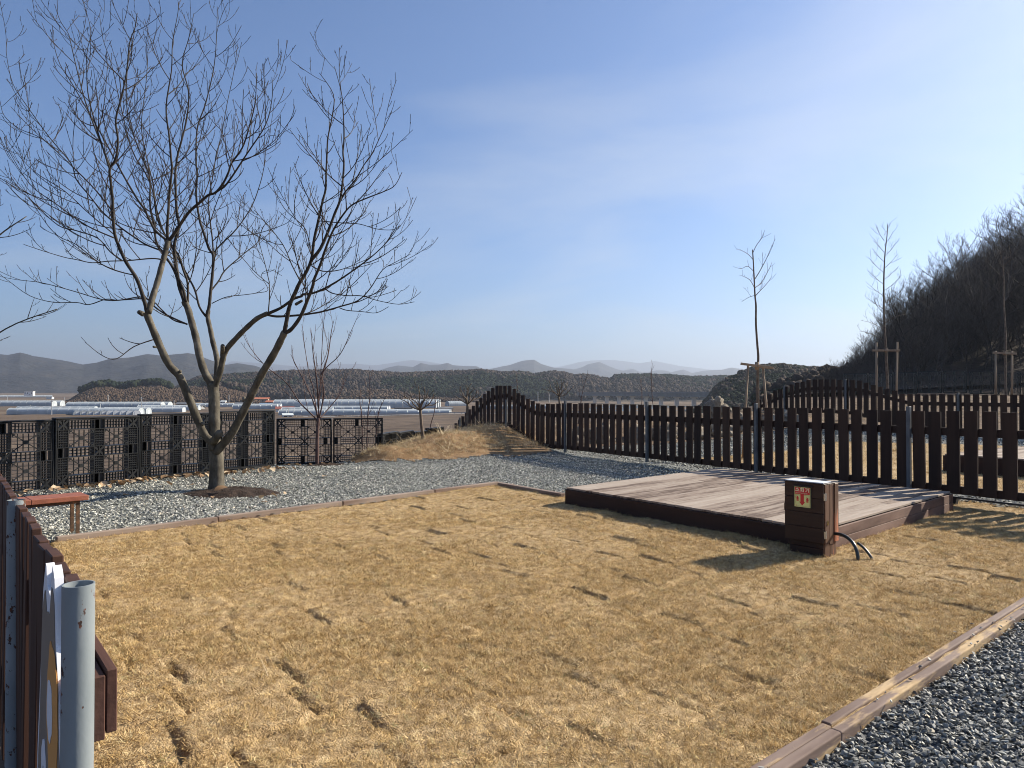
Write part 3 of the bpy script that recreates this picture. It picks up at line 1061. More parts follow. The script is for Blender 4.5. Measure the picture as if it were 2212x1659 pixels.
def picket_fence(origin, d, s0, s1, top_tab, posts, label, k_off=0.0, pitch=0.25, skip=()):
    """top_tab: height of picket tops along s. local x along d, local -y faces our lawn"""
    root = empty('picket_fence', (origin[0], origin[1], 0), math.atan2(d[1], d[0]), label, 'fence', None)
    n = int(round((s1 - s0) / pitch))
    for k in range(n + 1):
        s = s0 + k * pitch
        if any(abs(s - q) < 0.02 for q in skip):
            continue
        z = interp(top_tab, s)
        inst('picket', PICKET, root, (s + RNG.uniform(-.011, .011), 0.0 + RNG.uniform(-.003, .003), z + RNG.uniform(-.012, .012)),
             (RNG.uniform(-.01, .01), RNG.uniform(-.010, .010), RNG.uniform(-.03, .03)))
    # rails follow the tops from post to post
    ss = sorted(set([s0 - 0.06] + [p for p in posts if s0 < p < s1] + [s1 + 0.06]))
    for a, b in zip(ss[:-1], ss[1:]):
        m = max(1, int(round((b - a) / 0.75)))
        # a rail is straight unless the run is strongly curved
        ts = [a + (b - a) * i / m for i in range(m + 1)]
        za = [interp(top_tab, t) for t in ts]
        lin = max(abs(za[i] - (za[0] + (za[-1] - za[0]) * i / m)) for i in range(m + 1))
        if lin < 0.05:
            ts, za = [ts[0], ts[-1]], [za[0], za[-1]]
        for off, h in ((-0.30, 0.115), (-1.145, 0.115)):
            for i in range(len(ts) - 1):
                mb = MB()
                A_, B_ = Vector((ts[i] + 0.003, 0.034, za[i] + off)), Vector((ts[i + 1] - 0.003, 0.034, za[i + 1] + off))
                mb.bar(A_, B_, h, 0.036, (0, -1, 0))
                mb.build('rail', M['fence_rail'], root)
    for p in posts:
        z = interp(top_tab, p)
        mb = MB()
        mb.box(-0.028, 0.028, -0.028, 0.028, 0, 1.35)
        o = mb.build('post', M['post_grey'], root, loc=(p, -0.045, z + posts[p] - 1.35))
        bevel(o, 0.004, 1)
    return root


def topz(u, v, s, org, d):
    y = org[1] + d[1] * s
    return CAMZ + (HOR - v) / F * y


tab1 = []
left_tops = [832.8, 832.8, 832.8, 838.3, 844.4, 850.4, 858.9, 866.7, 875.6, 883.4, 891.7, 899.7, 907.5, 913.6]
for k, v in enumerate(left_tops):
    s = -3.125 - 0.25 * k
    tab1.append((s, topz(0, v, s, FO, FD)))
right_tops = [832.5, 840, 850, 854, 860.7, 866, 871.8, 872.7, 872.7]
for k, v in enumerate(right_tops):
    s = -2.875 + 0.25 * k
    tab1.append((s, topz(0, v, s, FO, FD)))
tab1 += [(0, 1.34), (4, 1.345), (9, 1.34), (14, 1.33)]
tab1.sort()
picket_fence(FO, FD, -6.375, 12.375, tab1, {-6.0: 0.03, -3.0: -0.42, 0.0: 0.07, 3.125: 0.07, 6.125: 0.07, 9.0: 0.06, 11.99: 0.06},
             'dark brown picket fence right behind the deck, rising over the grassy mound')
O2 = np.array([11.0, 26.4])
tab2 = []
d2 = [(297, 1545), (357, 1515), (390, 1500), (425, 1468), (482, 1452), (521, 1433), (560, 1422), (600, 1410), (642, 1398), (683, 1388), (725, 1388),
      (767, 1388), (809, 1388), (852, 1388), (897, 1390), (940, 1390), (982, 1390), (1043, 1398), (1082, 1412), (1125, 1432), (1168, 1440), (1213, 1452),
      (1265, 1465), (1320, 1487), (1367, 1487)]
for x, yv in d2:
    u, v = 1536 + .3142 * x, 384 + .3142 * yv
    k = (u - CX) / F
    s = (k * O2[1] - O2[0]) / (FD[0] - k * FD[1])
    tab2.append((s, topz(u, v, s, O2, FD)))
tab2 += [(tab2[-1][0] + 1, tab2[-1][1] - 0.01), (tab2[-1][0] + 9, tab2[-1][1] - 0.03)]
tab2.sort()
picket_fence(O2, FD, tab2[0][0], tab2[0][0] + 0.25 * 44, tab2, {-1.0: 0.05, 1.55: 0.02, 5.3: 0.05, 8.4: 0.05},
             'farther dark picket fence with a curved rising top, between the stakes and the next lawn')

# iron track and bottom beam of the sliding section at the right end of the near fence
tr = empty('gate_track', (float(fpos(9.55)[0]), float(fpos(9.55)[1]), 0.0), math.atan2(FD[1], FD[0]), 'thin black metal track under the right end of the near picket fence', 'track')
mb = MB()
mb.box(0, 4.2, -0.02, 0.02, 0.075, 0.10)
mb.build('rail', M['black'], tr)
for x in (0.02, 1.6, 3.2):
    mb = MB()
    mb.box(x, x + 0.10, -0.03, 0.03, -0.06, 0.072)
    mb.build('foot', M['black'], tr)

# ------------------------------------------------------------------ timber deck
DA, DK, DC = Vector((0.80, 10.43, 0)), Vector((3.14, 7.26, 0)), Vector((6.14, 9.96, 0))
e1, e2 = (DK - DA), (DC - DK)
L1, L2 = e1.length, e2.length
DM = Matrix(((e1.x / L1, e2.x / L2, 0, DA.x), (e1.y / L1, e2.y / L2, 0, DA.y), (0, 0, 1, 0), (0, 0, 0, 1)))
DTOP = 0.225


def deck(DM, L1, L2, top, n, label, split=True, tone='deck_wood'):
    root = empty('wooden_deck', DM.translation, 0, label, 'deck')
    R = DM.to_3x3().to_4x4()
    yaw = math.atan2(R[1][1], R[0][1])       # planks run along the second axis
    pw = L1 / n
    for k in range(n):
        a = R @ Vector((pw * (k + 0.5), 0, 0))
        cuts = [0, L2] if (k % 3 or not split) else [0, L2 * RNG.choice([0.38, 0.55, 0.62]), L2]
        for c0_, c1_ in zip(cuts[:-1], cuts[1:]):
            mb = MB()
            mb.box(0.002, c1_ - c0_ - 0.002, -pw / 2 + 0.005, pw / 2 - 0.005, -0.027, 0)
            st_ = R @ Vector((0, c0_, 0))
            o = mb.build('plank', M[tone], root, loc=(a.x + st_.x, a.y + st_.y, top + RNG.uniform(-.0015, .0015)), rot=(RNG.uniform(-.006, .006), 0, yaw))
            bevel(o, 0.003, 1)
    # fascia boards: front (shaded), right side (two courses), back, left
    def fascia(p, q, z0, z1, mat, name='fascia_board', t=0.028, out=0.016):
        p, q = R @ Vector((p[0], p[1], 0)), R @ Vector((q[0], q[1], 0))
        d = q - p
        nrm = Vector((d.y, -d.x, 0)).normalized()
        mb = MB()
        mb.box(0, d.length, -t / 2, t / 2, z0, z1)
        o = mb.build(name, M[mat], root, loc=(p.x + nrm.x * out, p.y + nrm.y * out, 0), rot=(0, 0, math.atan2(d.y, d.x)))
        bevel(o, 0.003, 1)
    fascia((0, 0), (L1, 0), -0.07, top - 0.03, 'deck_shaded')
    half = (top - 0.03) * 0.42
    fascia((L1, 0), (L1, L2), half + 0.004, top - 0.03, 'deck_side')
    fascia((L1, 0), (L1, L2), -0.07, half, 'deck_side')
    fascia((L1, L2), (0, L2), -0.07, top - 0.03, 'deck_shaded')
    fascia((0, L2), (0, 0), -0.07, top - 0.03, 'deck_shaded')
    # end caps standing on the far right corner
    return root


deck(DM, L1, L2, DTOP, 29, 'weathered pinkish brown plank deck behind the brown cabinet')
# the next plot's deck
b0 = P(2040, 968, 14.6)
DM2 = Matrix(((0.594, 0.804, 0, b0.x), (-0.804, 0.594, 0, b0.y), (0, 0, 1, 0), (0, 0, 0, 1)))
deck(DM2, 3.9, 3.6, 0.36, 28, 'pale plank deck on the next plot, seen through the pickets at far right', False)

# ------------------------------------------------------------------ extinguisher cabinet
cab = empty('extinguisher_cabinet', (2.83, 7.33, 0.0), math.atan2(-0.76, 0.65), 'dark brown wooden cabinet on the lawn with a red and yellow sign', 'cabinet')
# local x along the front to the right, local +y to the back, z up
CWD, CDP, CZ0, CZ1 = 0.40, 0.27, 0.115, 0.70
fbh = (CZ1 - CZ0) / 4
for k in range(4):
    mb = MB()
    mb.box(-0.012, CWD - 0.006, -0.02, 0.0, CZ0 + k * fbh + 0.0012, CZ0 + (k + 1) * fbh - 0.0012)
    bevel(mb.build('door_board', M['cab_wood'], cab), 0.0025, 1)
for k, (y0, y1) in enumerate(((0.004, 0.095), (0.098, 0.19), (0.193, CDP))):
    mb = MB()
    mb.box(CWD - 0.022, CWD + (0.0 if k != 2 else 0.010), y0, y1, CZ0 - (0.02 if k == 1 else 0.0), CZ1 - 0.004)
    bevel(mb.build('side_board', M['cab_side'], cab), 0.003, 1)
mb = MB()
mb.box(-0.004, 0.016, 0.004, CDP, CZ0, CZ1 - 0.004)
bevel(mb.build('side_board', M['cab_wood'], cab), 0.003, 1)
mb = MB()
mb.box(0.018, CWD - 0.024, CDP - 0.02, CDP - 0.002, CZ0, CZ1 - 0.006)
mb.build('back_board', M['cab_wood'], cab)
mb = MB()
mb.box(0.018, CWD - 0.024, 0.004, CDP - 0.022, CZ0 + 0.01, CZ0 + 0.03)
mb.build('floor_board', M['cab_wood'], cab)
# sheet-metal lid with a dark front lip and a gap of dark hinge strips behind
mb = MB()
mb.box(-0.012, CWD - 0.012, -0.012, 0.165, CZ1 + 0.006, CZ1 + 0.016)
o = mb.build('lid', M['white_metal'], cab)
bevel(o, 0.004, 2)
mb = MB()
mb.box(-0.018, CWD + 0.002, -0.024, CDP + 0.006, CZ1 - 0.003, CZ1 + 0.005)
bevel(mb.build('lid_frame', M['cab_wood'], cab), 0.002, 1)
for k in range(3):
    mb = MB()
    mb.box(0.06 + 0.11 * k, 0.13 + 0.11 * k, 0.168, 0.185, CZ1 + 0.006, CZ1 + 0.019)
    mb.build('strip', M['black'], cab)
# plinth: two boards per visible side
for z0, z1 in ((-0.04, 0.055), (0.058, CZ0 - 0.004)):
    mb = MB()
    mb.box(0.025, CWD - 0.028, 0.012, 0.034, z0, z1)
    bevel(mb.build('plinth_board', M['cab_wood'], cab), 0.003, 1)
for y0, y1 in ((0.012, 0.115), (0.119, CDP - 0.02)):
    mb = MB()
    mb.box(CWD - 0.027, CWD - 0.006, y0, y1, -0.04, CZ0 - 0.004)
    bevel(mb.build('plinth_board', M['cab_side'], cab), 0.003, 1)
# hinges: two leaves and a pin each
for zc in (CZ1 - 0.125, CZ0 + 0.085):
    mb = MB()
    mb.box(CWD - 0.004, CWD + 0.004, -0.017, -0.002, zc - 0.035, zc + 0.035)
    mb.box(CWD + 0.001, CWD + 0.006, 0.003, 0.022, zc - 0.035, zc + 0.035)
    h1 = mb.build('hinge', M['steel'], cab)
    mb = MB()
    for i in range(5):
        mb.cyl((CWD + 0.007, 0.0, zc - 0.036 + 0.0145 * i), (CWD + 0.007, 0.0, zc - 0.036 + 0.0145 * i + 0.013), 0.006, n=8)
    mb.build('pin', M['steel'], h1)
# small brass ring and a latch on the left edge
mb = MB()
ring = [(CWD + 0.004, 0.052 + 0.012 * math.cos(a), CZ0 + 0.20 + 0.022 * math.sin(a)) for a in np.linspace(0, 2 * math.pi, 13)]
mb.tube(ring, [0.0022] * 13, 5, False)
mb.build('ring', mat_flat('brass', (0.45, 0.33, 0.08), 0.35, 0.8), cab)
mb = MB()
mb.box(-0.022, -0.010, -0.012, 0.01, CZ0 + 0.30, CZ0 + 0.36)
mb.cyl((-0.018, -0.002, CZ0 + 0.285), (-0.018, -0.002, CZ0 + 0.30), 0.008, n=8)
mb.build('latch', M['rust'], cab)
# sign in a dark holder with a hood
SX0, SX1, SZ0, SZ1 = 0.10, 0.265, 0.455, 0.655
yS = -0.022
mb = MB()
mb.box(SX0 - 0.010, SX1 + 0.012, yS - 0.004, yS, SZ0 - 0.006, SZ1 + 0.012)
holder = mb.build('sign_holder', M['black'], cab)
mb = MB()
mb.box(SX0 - 0.012, SX1 + 0.028, yS - 0.022, yS - 0.001, SZ1 + 0.010, SZ1 + 0.017)
mb.build('hood', M['black'], holder)
sg = MB()
sg.box(SX0, SX1, yS - 0.008, yS - 0.0045, SZ0, SZ1)
sign = sg.build('sign_plate', M['sign_yellow'], cab)
hh = SZ1 - SZ0
ww = SX1 - SX0
hb = SZ1 - hh * 0.36
mb = MB()
mb.box(SX0 + 0.004, SX1 - 0.004, yS - 0.0090, yS - 0.0082, hb, SZ1 - 0.004)
mb.box(SX0 + ww * .38, SX0 + ww * .60, yS - 0.0090, yS - 0.0082, SZ0 + hh * .26, hb)
mb.add([(SX0 + ww * .30, yS - 0.009, SZ0 + hh * .26), (SX0 + ww * .68, yS - 0.009, SZ0 + hh * .26), (SX0 + ww * .49, yS - 0.009, SZ0 + hh * .08)], [(2, 1, 0)])
mb.build('red_print', M['sign_red'], sign)
# thin border line
mb = MB()
yb = yS - 0.0088
for x0, x1, z0, z1 in ((SX0 + .008, SX1 - .008, SZ0 + .008, SZ0 + .0095), (SX1 - .0095, SX1 - .008, SZ0 + .008, hb - .003), (SX0 + .008, SX0 + .0095, SZ0 + .03, hb - .003)):
    mb.box(x0, x1, yb - 0.0003, yb + 0.0003, z0, z1)
mb.build('border', mat_flat('sign olive line', (0.30, 0.28, 0.10), 0.5), sign)
# extinguisher pictograms
for cxn, flip in ((0.20, 1), (0.82, -1)):
    mb = MB()
    xc = SX0 + ww * cxn
    zb = SZ0 + hh * (0.30 if flip > 0 else 0.26)
    mb.box(xc - .011, xc + .011, yb - .0008, yb, zb, zb + .036)
    mb.box(xc - .007, xc + .007, yb - .0008, yb, zb + .0365, zb + .043)
    mb.box(xc - .013, xc + .008, yb - .0008, yb, zb + .0435, zb + .048)
    arc = [Vector((xc - flip * .013 + flip * -.006 * math.sin(a), yb - .0006, zb + .034 + .012 * math.cos(a))) for a in np.linspace(0, math.pi, 7)]
    mb.tube(arc, [.0014] * 7, 4)
    o = mb.build('pictogram', M['sign_red'], sign)
    mb = MB()
    mb.box(xc - .0108, xc + .0108, yb - .0016, yb - .0009, zb + .0135, zb + .0165)
    mb.build('band', M['sign_yellow'], sign)
# lettering drawn with strokes
ST = []


def st_line(ox, a, b):
    ST.append(((ox + a[0], a[1]), (ox + b[0], b[1])))


st_line(0, (.5, .95), (.12, .50)); st_line(0, (.5, .80), (.88, .50)); st_line(0, (.5, .46), (.5, .22)); st_line(0, (.03, .20), (.97, .20))
ox = 1.12
st_line(ox, (.24, .98), (.46, .98)); st_line(ox, (.06, .83), (.64, .83)); st_line(ox, (.35, .44), (.35, .26)); st_line(ox, (.03, .23), (.68, .23))
st_line(ox, (.80, 1.0), (.80, 0.0)); st_line(ox, (.80, .55), (1.0, .55))
circ = [(ox + .35 + .17 * math.cos(a), .61 + .13 * math.sin(a)) for a in np.linspace(0, 2 * math.pi, 11)]
for i in range(10):
    ST.append((circ[i], circ[i + 1]))
ox = 2.28
st_line(ox, (.06, .88), (.60, .88)); st_line(ox, (.57, .90), (.50, .50)); st_line(ox, (.50, .50), (.14, .12)); st_line(ox, (.86, 1.0), (.86, 0.0))
lw = ww * 0.86 / 3.2
lh = (SZ1 - hb) * 0.58
bx, bz = SX0 + ww * 0.06, hb + (SZ1 - hb) * 0.33
mb = MB()
for (ax, az), (bx2, bz2) in ST:
    mb.bar((bx + ax * lw, yb - .0010, bz + az * lh), (bx + bx2 * lw, yb - .0010, bz + bz2 * lh), 0.0072, 0.0012, (0, -1, 0))
mb.build('lettering', M['sign_cream'], sign)
fc = bpy.data.curves.new('lettering', 'FONT')
fc.body = 'FIRE EXTINGUISHER'
fc.size = 0.0135
fc.space_character = 1.05
fc.materials.append(M['sign_cream'])
ftmp = bpy.data.objects.new('lettering', fc)
COL.objects.link(ftmp)
bpy.context.view_layer.update()
fme = bpy.data.meshes.new_from_object(ftmp.evaluated_get(bpy.context.evaluated_depsgraph_get()))
bpy.data.objects.remove(ftmp)
fo = inst('lettering', fme, sign)
fo.location = (SX0 + ww * 0.07, yb - 0.0012, hb + 0.007)
fo.rotation_euler = (math.pi / 2, 0, 0)
for k, x in enumerate((0.05, 0.64)):
    mb = MB()
    mb.box(SX0 + ww * x, SX0 + ww * (x + 0.31), yb - .0008, yb, hb - 0.0105, hb - 0.0065)
    mb.build('small_print', mat_flat('small print', (0.42, 0.36, 0.14), 0.5), sign)
mb = MB()
mb.box(SX0 + .013, SX0 + .026, yb - .0008, yb, SZ0 + .012, SZ0 + .017)
mb.build('small_print', M['sign_red'], sign)
# flexible conduit
cd = empty('cable_conduit', (3.33, 7.30, 0.0), 0, 'dark corrugated conduit arching from the cabinet side into the lawn', 'conduit')
R0 = Matrix.Rotation(math.atan2(-0.76, 0.65), 3, 'Z')
W0 = Vector((2.83, 7.33, 0))


def cabw(x, y, z):
    return W0 + R0 @ Vector((x, y, z)) - Vector((3.33, 7.30, 0))


for name, ptsl, rr in (('hose', [(CWD - .01, .20, .19), (CWD + .06, .185, .20), (CWD + .14, .16, .185), (CWD + .21, .13, .15), (CWD + .26, .10, .09), (CWD + .28, .085, .02), (CWD + .285, .08, -.05)], 0.017),
                       ('hose', [(CWD + .20, .24, .13), (CWD + .26, .235, .10), (CWD + .32, .22, .05), (CWD + .36, .21, 0.0), (CWD + .38, .20, -.04)], 0.014)):
    fine = []
    ctrl = [Vector(q) for q in ptsl]
    for i in range(len(ctrl) - 1):
        for t in np.linspace(0, 1, 10, endpoint=False):
            fine.append(ctrl[i].lerp(ctrl[i + 1], t))
    fine = [sum((fine[max(0, min(len(fine) - 1, i + j))] for j in range(-5, 6)), Vector()) / 11 for i in range(len(fine))]
    mb = MB()
    mb.tube([cabw(*q) for q in fine], [rr * (1.0 if i % 2 else 0.93) for i in range(len(fine))], 10)
    mb.build(name, M['conduit'], cd, True)

# ------------------------------------------------------------------ entrance fence with the painted board (left foreground)
gd = Vector((-0.626, 0.78, 0)).normalized()
gate = empty('entrance_fence', (-0.90, 1.48, 0.0), math.atan2(gd.y, gd.x), 'reddish brown picket fence with round steel posts, left foreground', 'fence')
# local x runs away from us along the fence; local -y is the lawn side (right), +y our side
pm = MB()
pm.box(-0.058, 0.058, -0.014, 0.014, -1.16, 0)
GP = pm.mesh('picket', M['gate_wood'])
k = 0
s = 0.20
while s < 7.0:
    o = inst('picket', GP, gate, (s, -0.012 + RNG.uniform(-.003, .003), 1.172 + RNG.uniform(-.008, .008)), (RNG.uniform(-.01, .01), RNG.uniform(-.01, .01), RNG.uniform(-.05, .05)))
    bevel(o, 0.003, 1)
    s += 0.162
for (y0, y1, z0, z1, x0) in ((-0.0505, -0.029, 0.868, 1.003, 0.0), (-0.0735, -0.053, 0.878, 1.012, 0.004), (-0.0505, -0.029, 0.20, 0.33, 0.0)):
    mb = MB()
    mb.box(x0, 7.0, y0, y1, z0, z1)
    bevel(mb.build('rail', M['gate_rail'], gate), 0.002, 1)
for x in (0.0, 1.56, 3.3, 5.0):
    mb = MB()
    n = 28
    ro, ri = 0.0302, 0.0272
    zt, zb = 1.205 if x < 1 else 1.195, -0.15
    vs = []
    for (r_, z_) in ((ro, zb), (ro, zt), (ri, zt), (ri, zt - 0.35)):
        for i in range(n):
            a = 2 * math.pi * i / n
            vs.append((r_ * math.cos(a), r_ * math.sin(a), z_))
    fs = []
    for j in range(3):
        for i in range(n):
            i2 = (i + 1) % n
            fs.append((j * n + i, j * n + i2, (j + 1) * n + i2, (j + 1) * n + i))
    fs.append(tuple(3 * n + i for i in range(n)))
    mb.add(vs, fs)
    o = mb.build('post', M['galv'] if x < 1 else M['galv_old'], gate, True, loc=(x, 0, 0), rot=((0.0, 0.02, 0) if x == 1.56 else (0, 0, 0)))
    o.modifiers.new('edge', 'EDGE_SPLIT').split_angle = math.radians(50)

# painted cut-out board: an outline of its own, white rim, printed patches
bd = empty('painted_board', (float(-0.90 + gd.x * 0.25), float(1.48 + gd.y * 0.25), 0.60), math.atan2(gd.y, gd.x), 'white edged cut-out board with grey brown paint on the entrance fence', 'board')


def blob_outline(rx, rz, seed, ears=True, n=72):
    out = []
    for i in range(n):
        a = 2 * math.pi * i / n
        r = 1 + 0.04 * math.sin(5 * a + seed) + 0.03 * math.sin(9 * a + 2 * seed)
        x, z = rx * math.cos(a) * r, rz * math.sin(a) * r
        if ears and z > 0:
            for ex, h, w in ((-0.06, 0.13, 0.045), (0.12, 0.145, 0.05)):
                z += h * math.exp(-((x - ex) / w) ** 4) * min(1, z / (rz * 0.5))
        out.append((x, z))
    return out


def plate(name, outline, y0, y1, mat, parent, loc=(0, 0, 0)):
    mb = MB()
    n = len(outline)
    vs = [(x, y0, z) for x, z in outline] + [(x, y1, z) for x, z in outline]
    fs = [tuple(range(n)), tuple(reversed(range(n, 2 * n)))]
    for i in range(n):
        j = (i + 1) % n
        fs.append((i, i + n, j + n, j))
    mb.add(vs, fs)
    return mb.build(name, mat, parent, loc=loc)


plate('panel', blob_outline(0.235, 0.50, 0.7), 0.004, 0.022, M['board_white'], bd, (0.02, 0, 0))
plate('paint', blob_outline(0.205, 0.455, 0.7), 0.0225, 0.0235, M['board_grey'], bd, (0.02, 0, 0.0))
plate('paint', blob_outline(0.10, 0.16, 1.9, False), 0.024, 0.025, M['board_orange'], bd, (-0.055, 0, 0.27))
plate('paint', blob_outline(0.05, 0.07, 3.1, False), 0.0255, 0.0262, M['board_white'], bd, (-0.02, 0, 0.27))
plate('paint', blob_outline(0.075, 0.12, 4.2, False), 0.024, 0.025, M['board_white'], bd, (0.09, 0, -0.02))
plate('paint', blob_outline(0.05, 0.08, 5.2, False), 0.024, 0.025, M['board_white'], bd, (0.10, 0, 0.08))

# ------------------------------------------------------------------ bench
bf = Vector((-0.72, -0.69, 0)).normalized()
bench = empty('bench', (-4.77, 8.02, 0.0), math.atan2(-bf.y, -bf.x), 'low red brown slab bench on thin rusty steel legs in the gravel', 'bench')
# local x points to the right end (0 = right end), local +y to the back
BT = 0.455
for x0, x1 in ((-0.545, 0.0), (-1.10, -0.549)):
    mb = MB()
    mb.box(x0, x1, 0, 0.36, BT - 0.055, BT)
    bevel(mb.build('seat_slab', M['bench_wood'], bench), 0.006, 2)
mb = MB()
for (x0, x1, y0, y1) in ((-1.02, -0.08, 0.03, 0.065), (-1.02, -0.08, 0.295, 0.33), (-0.115, -0.08, 0.066, 0.294), (-1.02, -0.985, 0.066, 0.294)):
    mb.box(x0, x1, y0, y1, BT - 0.087, BT - 0.057)
mb.build('frame', M['rust'], bench)
for x in (-0.115, -0.62, -1.02):
    for y in (0.03, 0.295):
        mb = MB()
        mb.box(x, x + 0.035, y, y + 0.035, -0.05, BT - 0.089)
        mb.build('leg', M['rust'], bench)

# ------------------------------------------------------------------ black plastic pallets stood on edge as a screen


def make_pallet(mat):
    """local x width 1.3, z height 1.1, y thickness 0.15 (front towards -y)"""
    Wd, Hh, T = 1.3, 1.1, 0.145
    root = empty('plastic_pallet')
    mb = MB()
    e = 0.030
    mb.box(0, Wd, 0, T, Hh - e, Hh)
    mb.box(0, Wd, 0, T, 0, e)
    mb.box(0, e, 0, T, e, Hh - e)
    mb.box(Wd - e, Wd, 0, T, e, Hh - e)
    bevel(mb.build('frame', mat, root), 0.01, 1)
    bw = 0.17
    xs = [e, (Wd - bw) / 2, Wd - e - bw]
    zs = [e, (Hh - bw) / 2, Hh - e - bw]
    t = 0.012
    for i, x in enumerate(xs):
        for j, z in enumerate(zs):
            mb = MB()
            mb.box(x, x + bw, 0.002, T - 0.002, z, z + t)
            mb.box(x, x + bw, 0.002, T - 0.002, z + bw - t, z + bw)
            mb.box(x, x + t, 0.002, T - 0.002, z + t, z + bw - t)
            mb.box(x + bw - t, x + bw, 0.002, T - 0.002, z + t, z + bw - t)
            mb.box(x + bw * .45, x + bw * .55, 0.004, T - 0.004, z + t, z + bw - t)
            if (i + j) % 2 == 0:
                mb.bar((x + t, 0.03, z + t), (x + bw - t, 0.03, z + bw - t), 0.03, 0.05)
                mb.bar((x + t, 0.036, z + bw - t), (x + bw - t, 0.036, z + t), 0.03, 0.05)
            else:
                mb.box(x + t, x + bw * .45, 0.10, 0.11, z + t, z + bw - t)
            mb.build('block', mat, root)
    # strips of ribs joining the blocks
    for j, z in enumerate(zs):
        for i in range(2):
            x0, x1 = xs[i] + bw, xs[i + 1]
            mb = MB()
            for k, zz in enumerate((0.012, 0.062, 0.112, 0.155)):
                mb.box(x0, x1, 0.003 if k % 3 == 0 else 0.02, T - 0.003 if k % 3 == 0 else 0.07, z + zz - 0.006, z + zz + 0.006)
            nx = 8 if j != 1 else 6
            for k in range(1, nx):
                xx = x0 + (x1 - x0) * k / nx
                mb.box(xx - .0045, xx + .0045, 0.006, 0.045, z + 0.02, z + bw - 0.02)
            mb.build('rib_strip', mat, root)
    for i, x in enumerate(xs):
        for j in range(2):
            z0, z1 = zs[j] + bw, zs[j + 1]
            mb = MB()
            for k, xx in enumerate((0.012, 0.05, 0.085, 0.12, 0.155)):
                mb.box(x + xx - .006, x + xx + .006, 0.003 if k % 4 == 0 else 0.02, T - 0.003 if k % 4 == 0 else 0.07, z0, z1)
            for k in range(1, 7):
                zz = z0 + (z1 - z0) * k / 7
                mb.box(x + 0.02, x + bw - 0.02, 0.006, 0.045, zz - .0045, zz + .0045)
            mb.build('rib_strip', mat, root)
    # four open panels: thin lattice with a diagonal cross
    for i in range(2):
        for j in range(2):
            x0, x1 = xs[i] + bw, xs[i + 1]
            z0, z1 = zs[j] + bw, zs[j + 1]
            mb = MB()
            for k in range(1, 5):
                xx = x0 + (x1 - x0) * k / 5
                mb.box(xx - .0045, xx + .0045, 0.004, 0.028, z0, z1)
            for k in range(1, 5):
                zz = z0 + (z1 - z0) * k / 5
                mb.box(x0, x1, 0.0065, 0.018, zz - .0035, zz + .0035)
            mb.bar((x0, 0.012, z0), (x1, 0.012, z1), 0.011, 0.02)
            mb.bar((x0, 0.0135, z1), (x1, 0.0135, z0), 0.011, 0.02)
            mb.box((x0 + x1) / 2 - .03, (x0 + x1) / 2 + .03, 0.001, 0.014, (z0 + z1) / 2 - .03, (z0 + z1) / 2 + .03)
            # corner gussets
            for (gx, gz) in ((x0, z0), (x1, z0), (x0, z1), (x1, z1)):
                dx = 0.05 if gx == x0 else -0.05
                dz = 0.05 if gz == z0 else -0.05
                mb.add([(gx, 0.0055, gz), (gx + dx, 0.0055, gz), (gx, 0.0055, gz + dz), (gx, 0.016, gz), (gx + dx, 0.016, gz), (gx, 0.016, gz + dz)],
                       [(0, 1, 2), (5, 4, 3), (0, 3, 4, 1), (1, 4, 5, 2), (2, 5, 3, 0)])
            mb.build('grid_panel', mat, root)
    return root


PAL = make_pallet(M['plastic'])
PALF = make_pallet(M['plastic_far'])
pal_used = {PAL.name: False, PALF.name: False}


def put_pallet(proto, a, b, z, label, group, tilt=0.0, flip=False, lift=0.0):
    """bottom edge from a to b (plan), front faces the right-hand side of a->b"""
    a, b = Vector((a[0], a[1], z)), Vector((b[0], b[1], z))
    d = b - a
    if pal_used[proto.name]:
        o = copy_tree(proto)
    else:
        o = proto
        pal_used[proto.name] = True
    sc = d.length / 1.3
    o.location = a
    o.rotation_euler = (tilt, 0, math.atan2(d.y, d.x))
    o.scale = (sc, 1, 1)
    o['label'], o['category'], o['group'] = label, 'pallet', group
    return o


gp = 'black plastic pallets along the gravel yard'
run1 = ['leftmost tall black pallet above the entrance fence', 'tall black pallet behind the red brown bench', 'tall black pallet immediately left of the big tree trunk',
        'tall black pallet right of the big tree trunk, ending the tall run']
PL2 = PAL_LINE[1:]
for i in range(4):
    put_pallet(PAL, PL2[i], PL2[i + 1], 0.10 + 0.025 * i, run1[i], gp, RNG.uniform(-.02, .02))
put_pallet(PAL, PAL_LINE[0], PAL_LINE[1], 0.08, 'tall black pallet at the far left edge, mostly out of view', gp)
put_pallet(PAL, (-5.62, 16.95), (-4.36, 17.2), -0.10, 'lower black pallet behind the red stemmed shrub', gp, 0.02)
put_pallet(PAL, (-4.34, 17.25), (-3.18, 17.55), -0.10, 'lower black pallet leaning at the foot of the mound', gp, -0.03)
r3 = [((-3.22, 17.75), (-3.02, 18.95), 'sunken black pallet nearest the mound in the low row'), ((-3.0, 19.0), (-2.78, 20.2), 'second sunken black pallet along the low row'),
      ((-2.76, 20.25), (-2.54, 21.4), 'third sunken black pallet along the low row, behind the pruned tree'), ((-2.5, 21.5), (-2.15, 22.5), 'farthest low black pallet touching the end of the picket fence')]
ztop = [0.60, 0.56, 0.50, 0.55]
for (a, b, l), zt in zip(r3, ztop):
    put_pallet(PAL, a, b, zt - 1.1, l, gp)
gpf = 'dark pallets below the wooded slope'
ub = [1822, 1872, 1925, 1980, 2034, 2089, 2094, 2147, 2152, 2205]
seq = [(1822, 1874, 807, 37.5), (1876, 1928, 806, 37), (1930, 1981, 804.5, 36.5), (1983, 2034, 802.5, 36), (2036, 2089, 801, 35.5), (2094, 2147, 803, 35), (2152, 2206, 805.5, 34.5), (2209, 2262, 808, 34)]
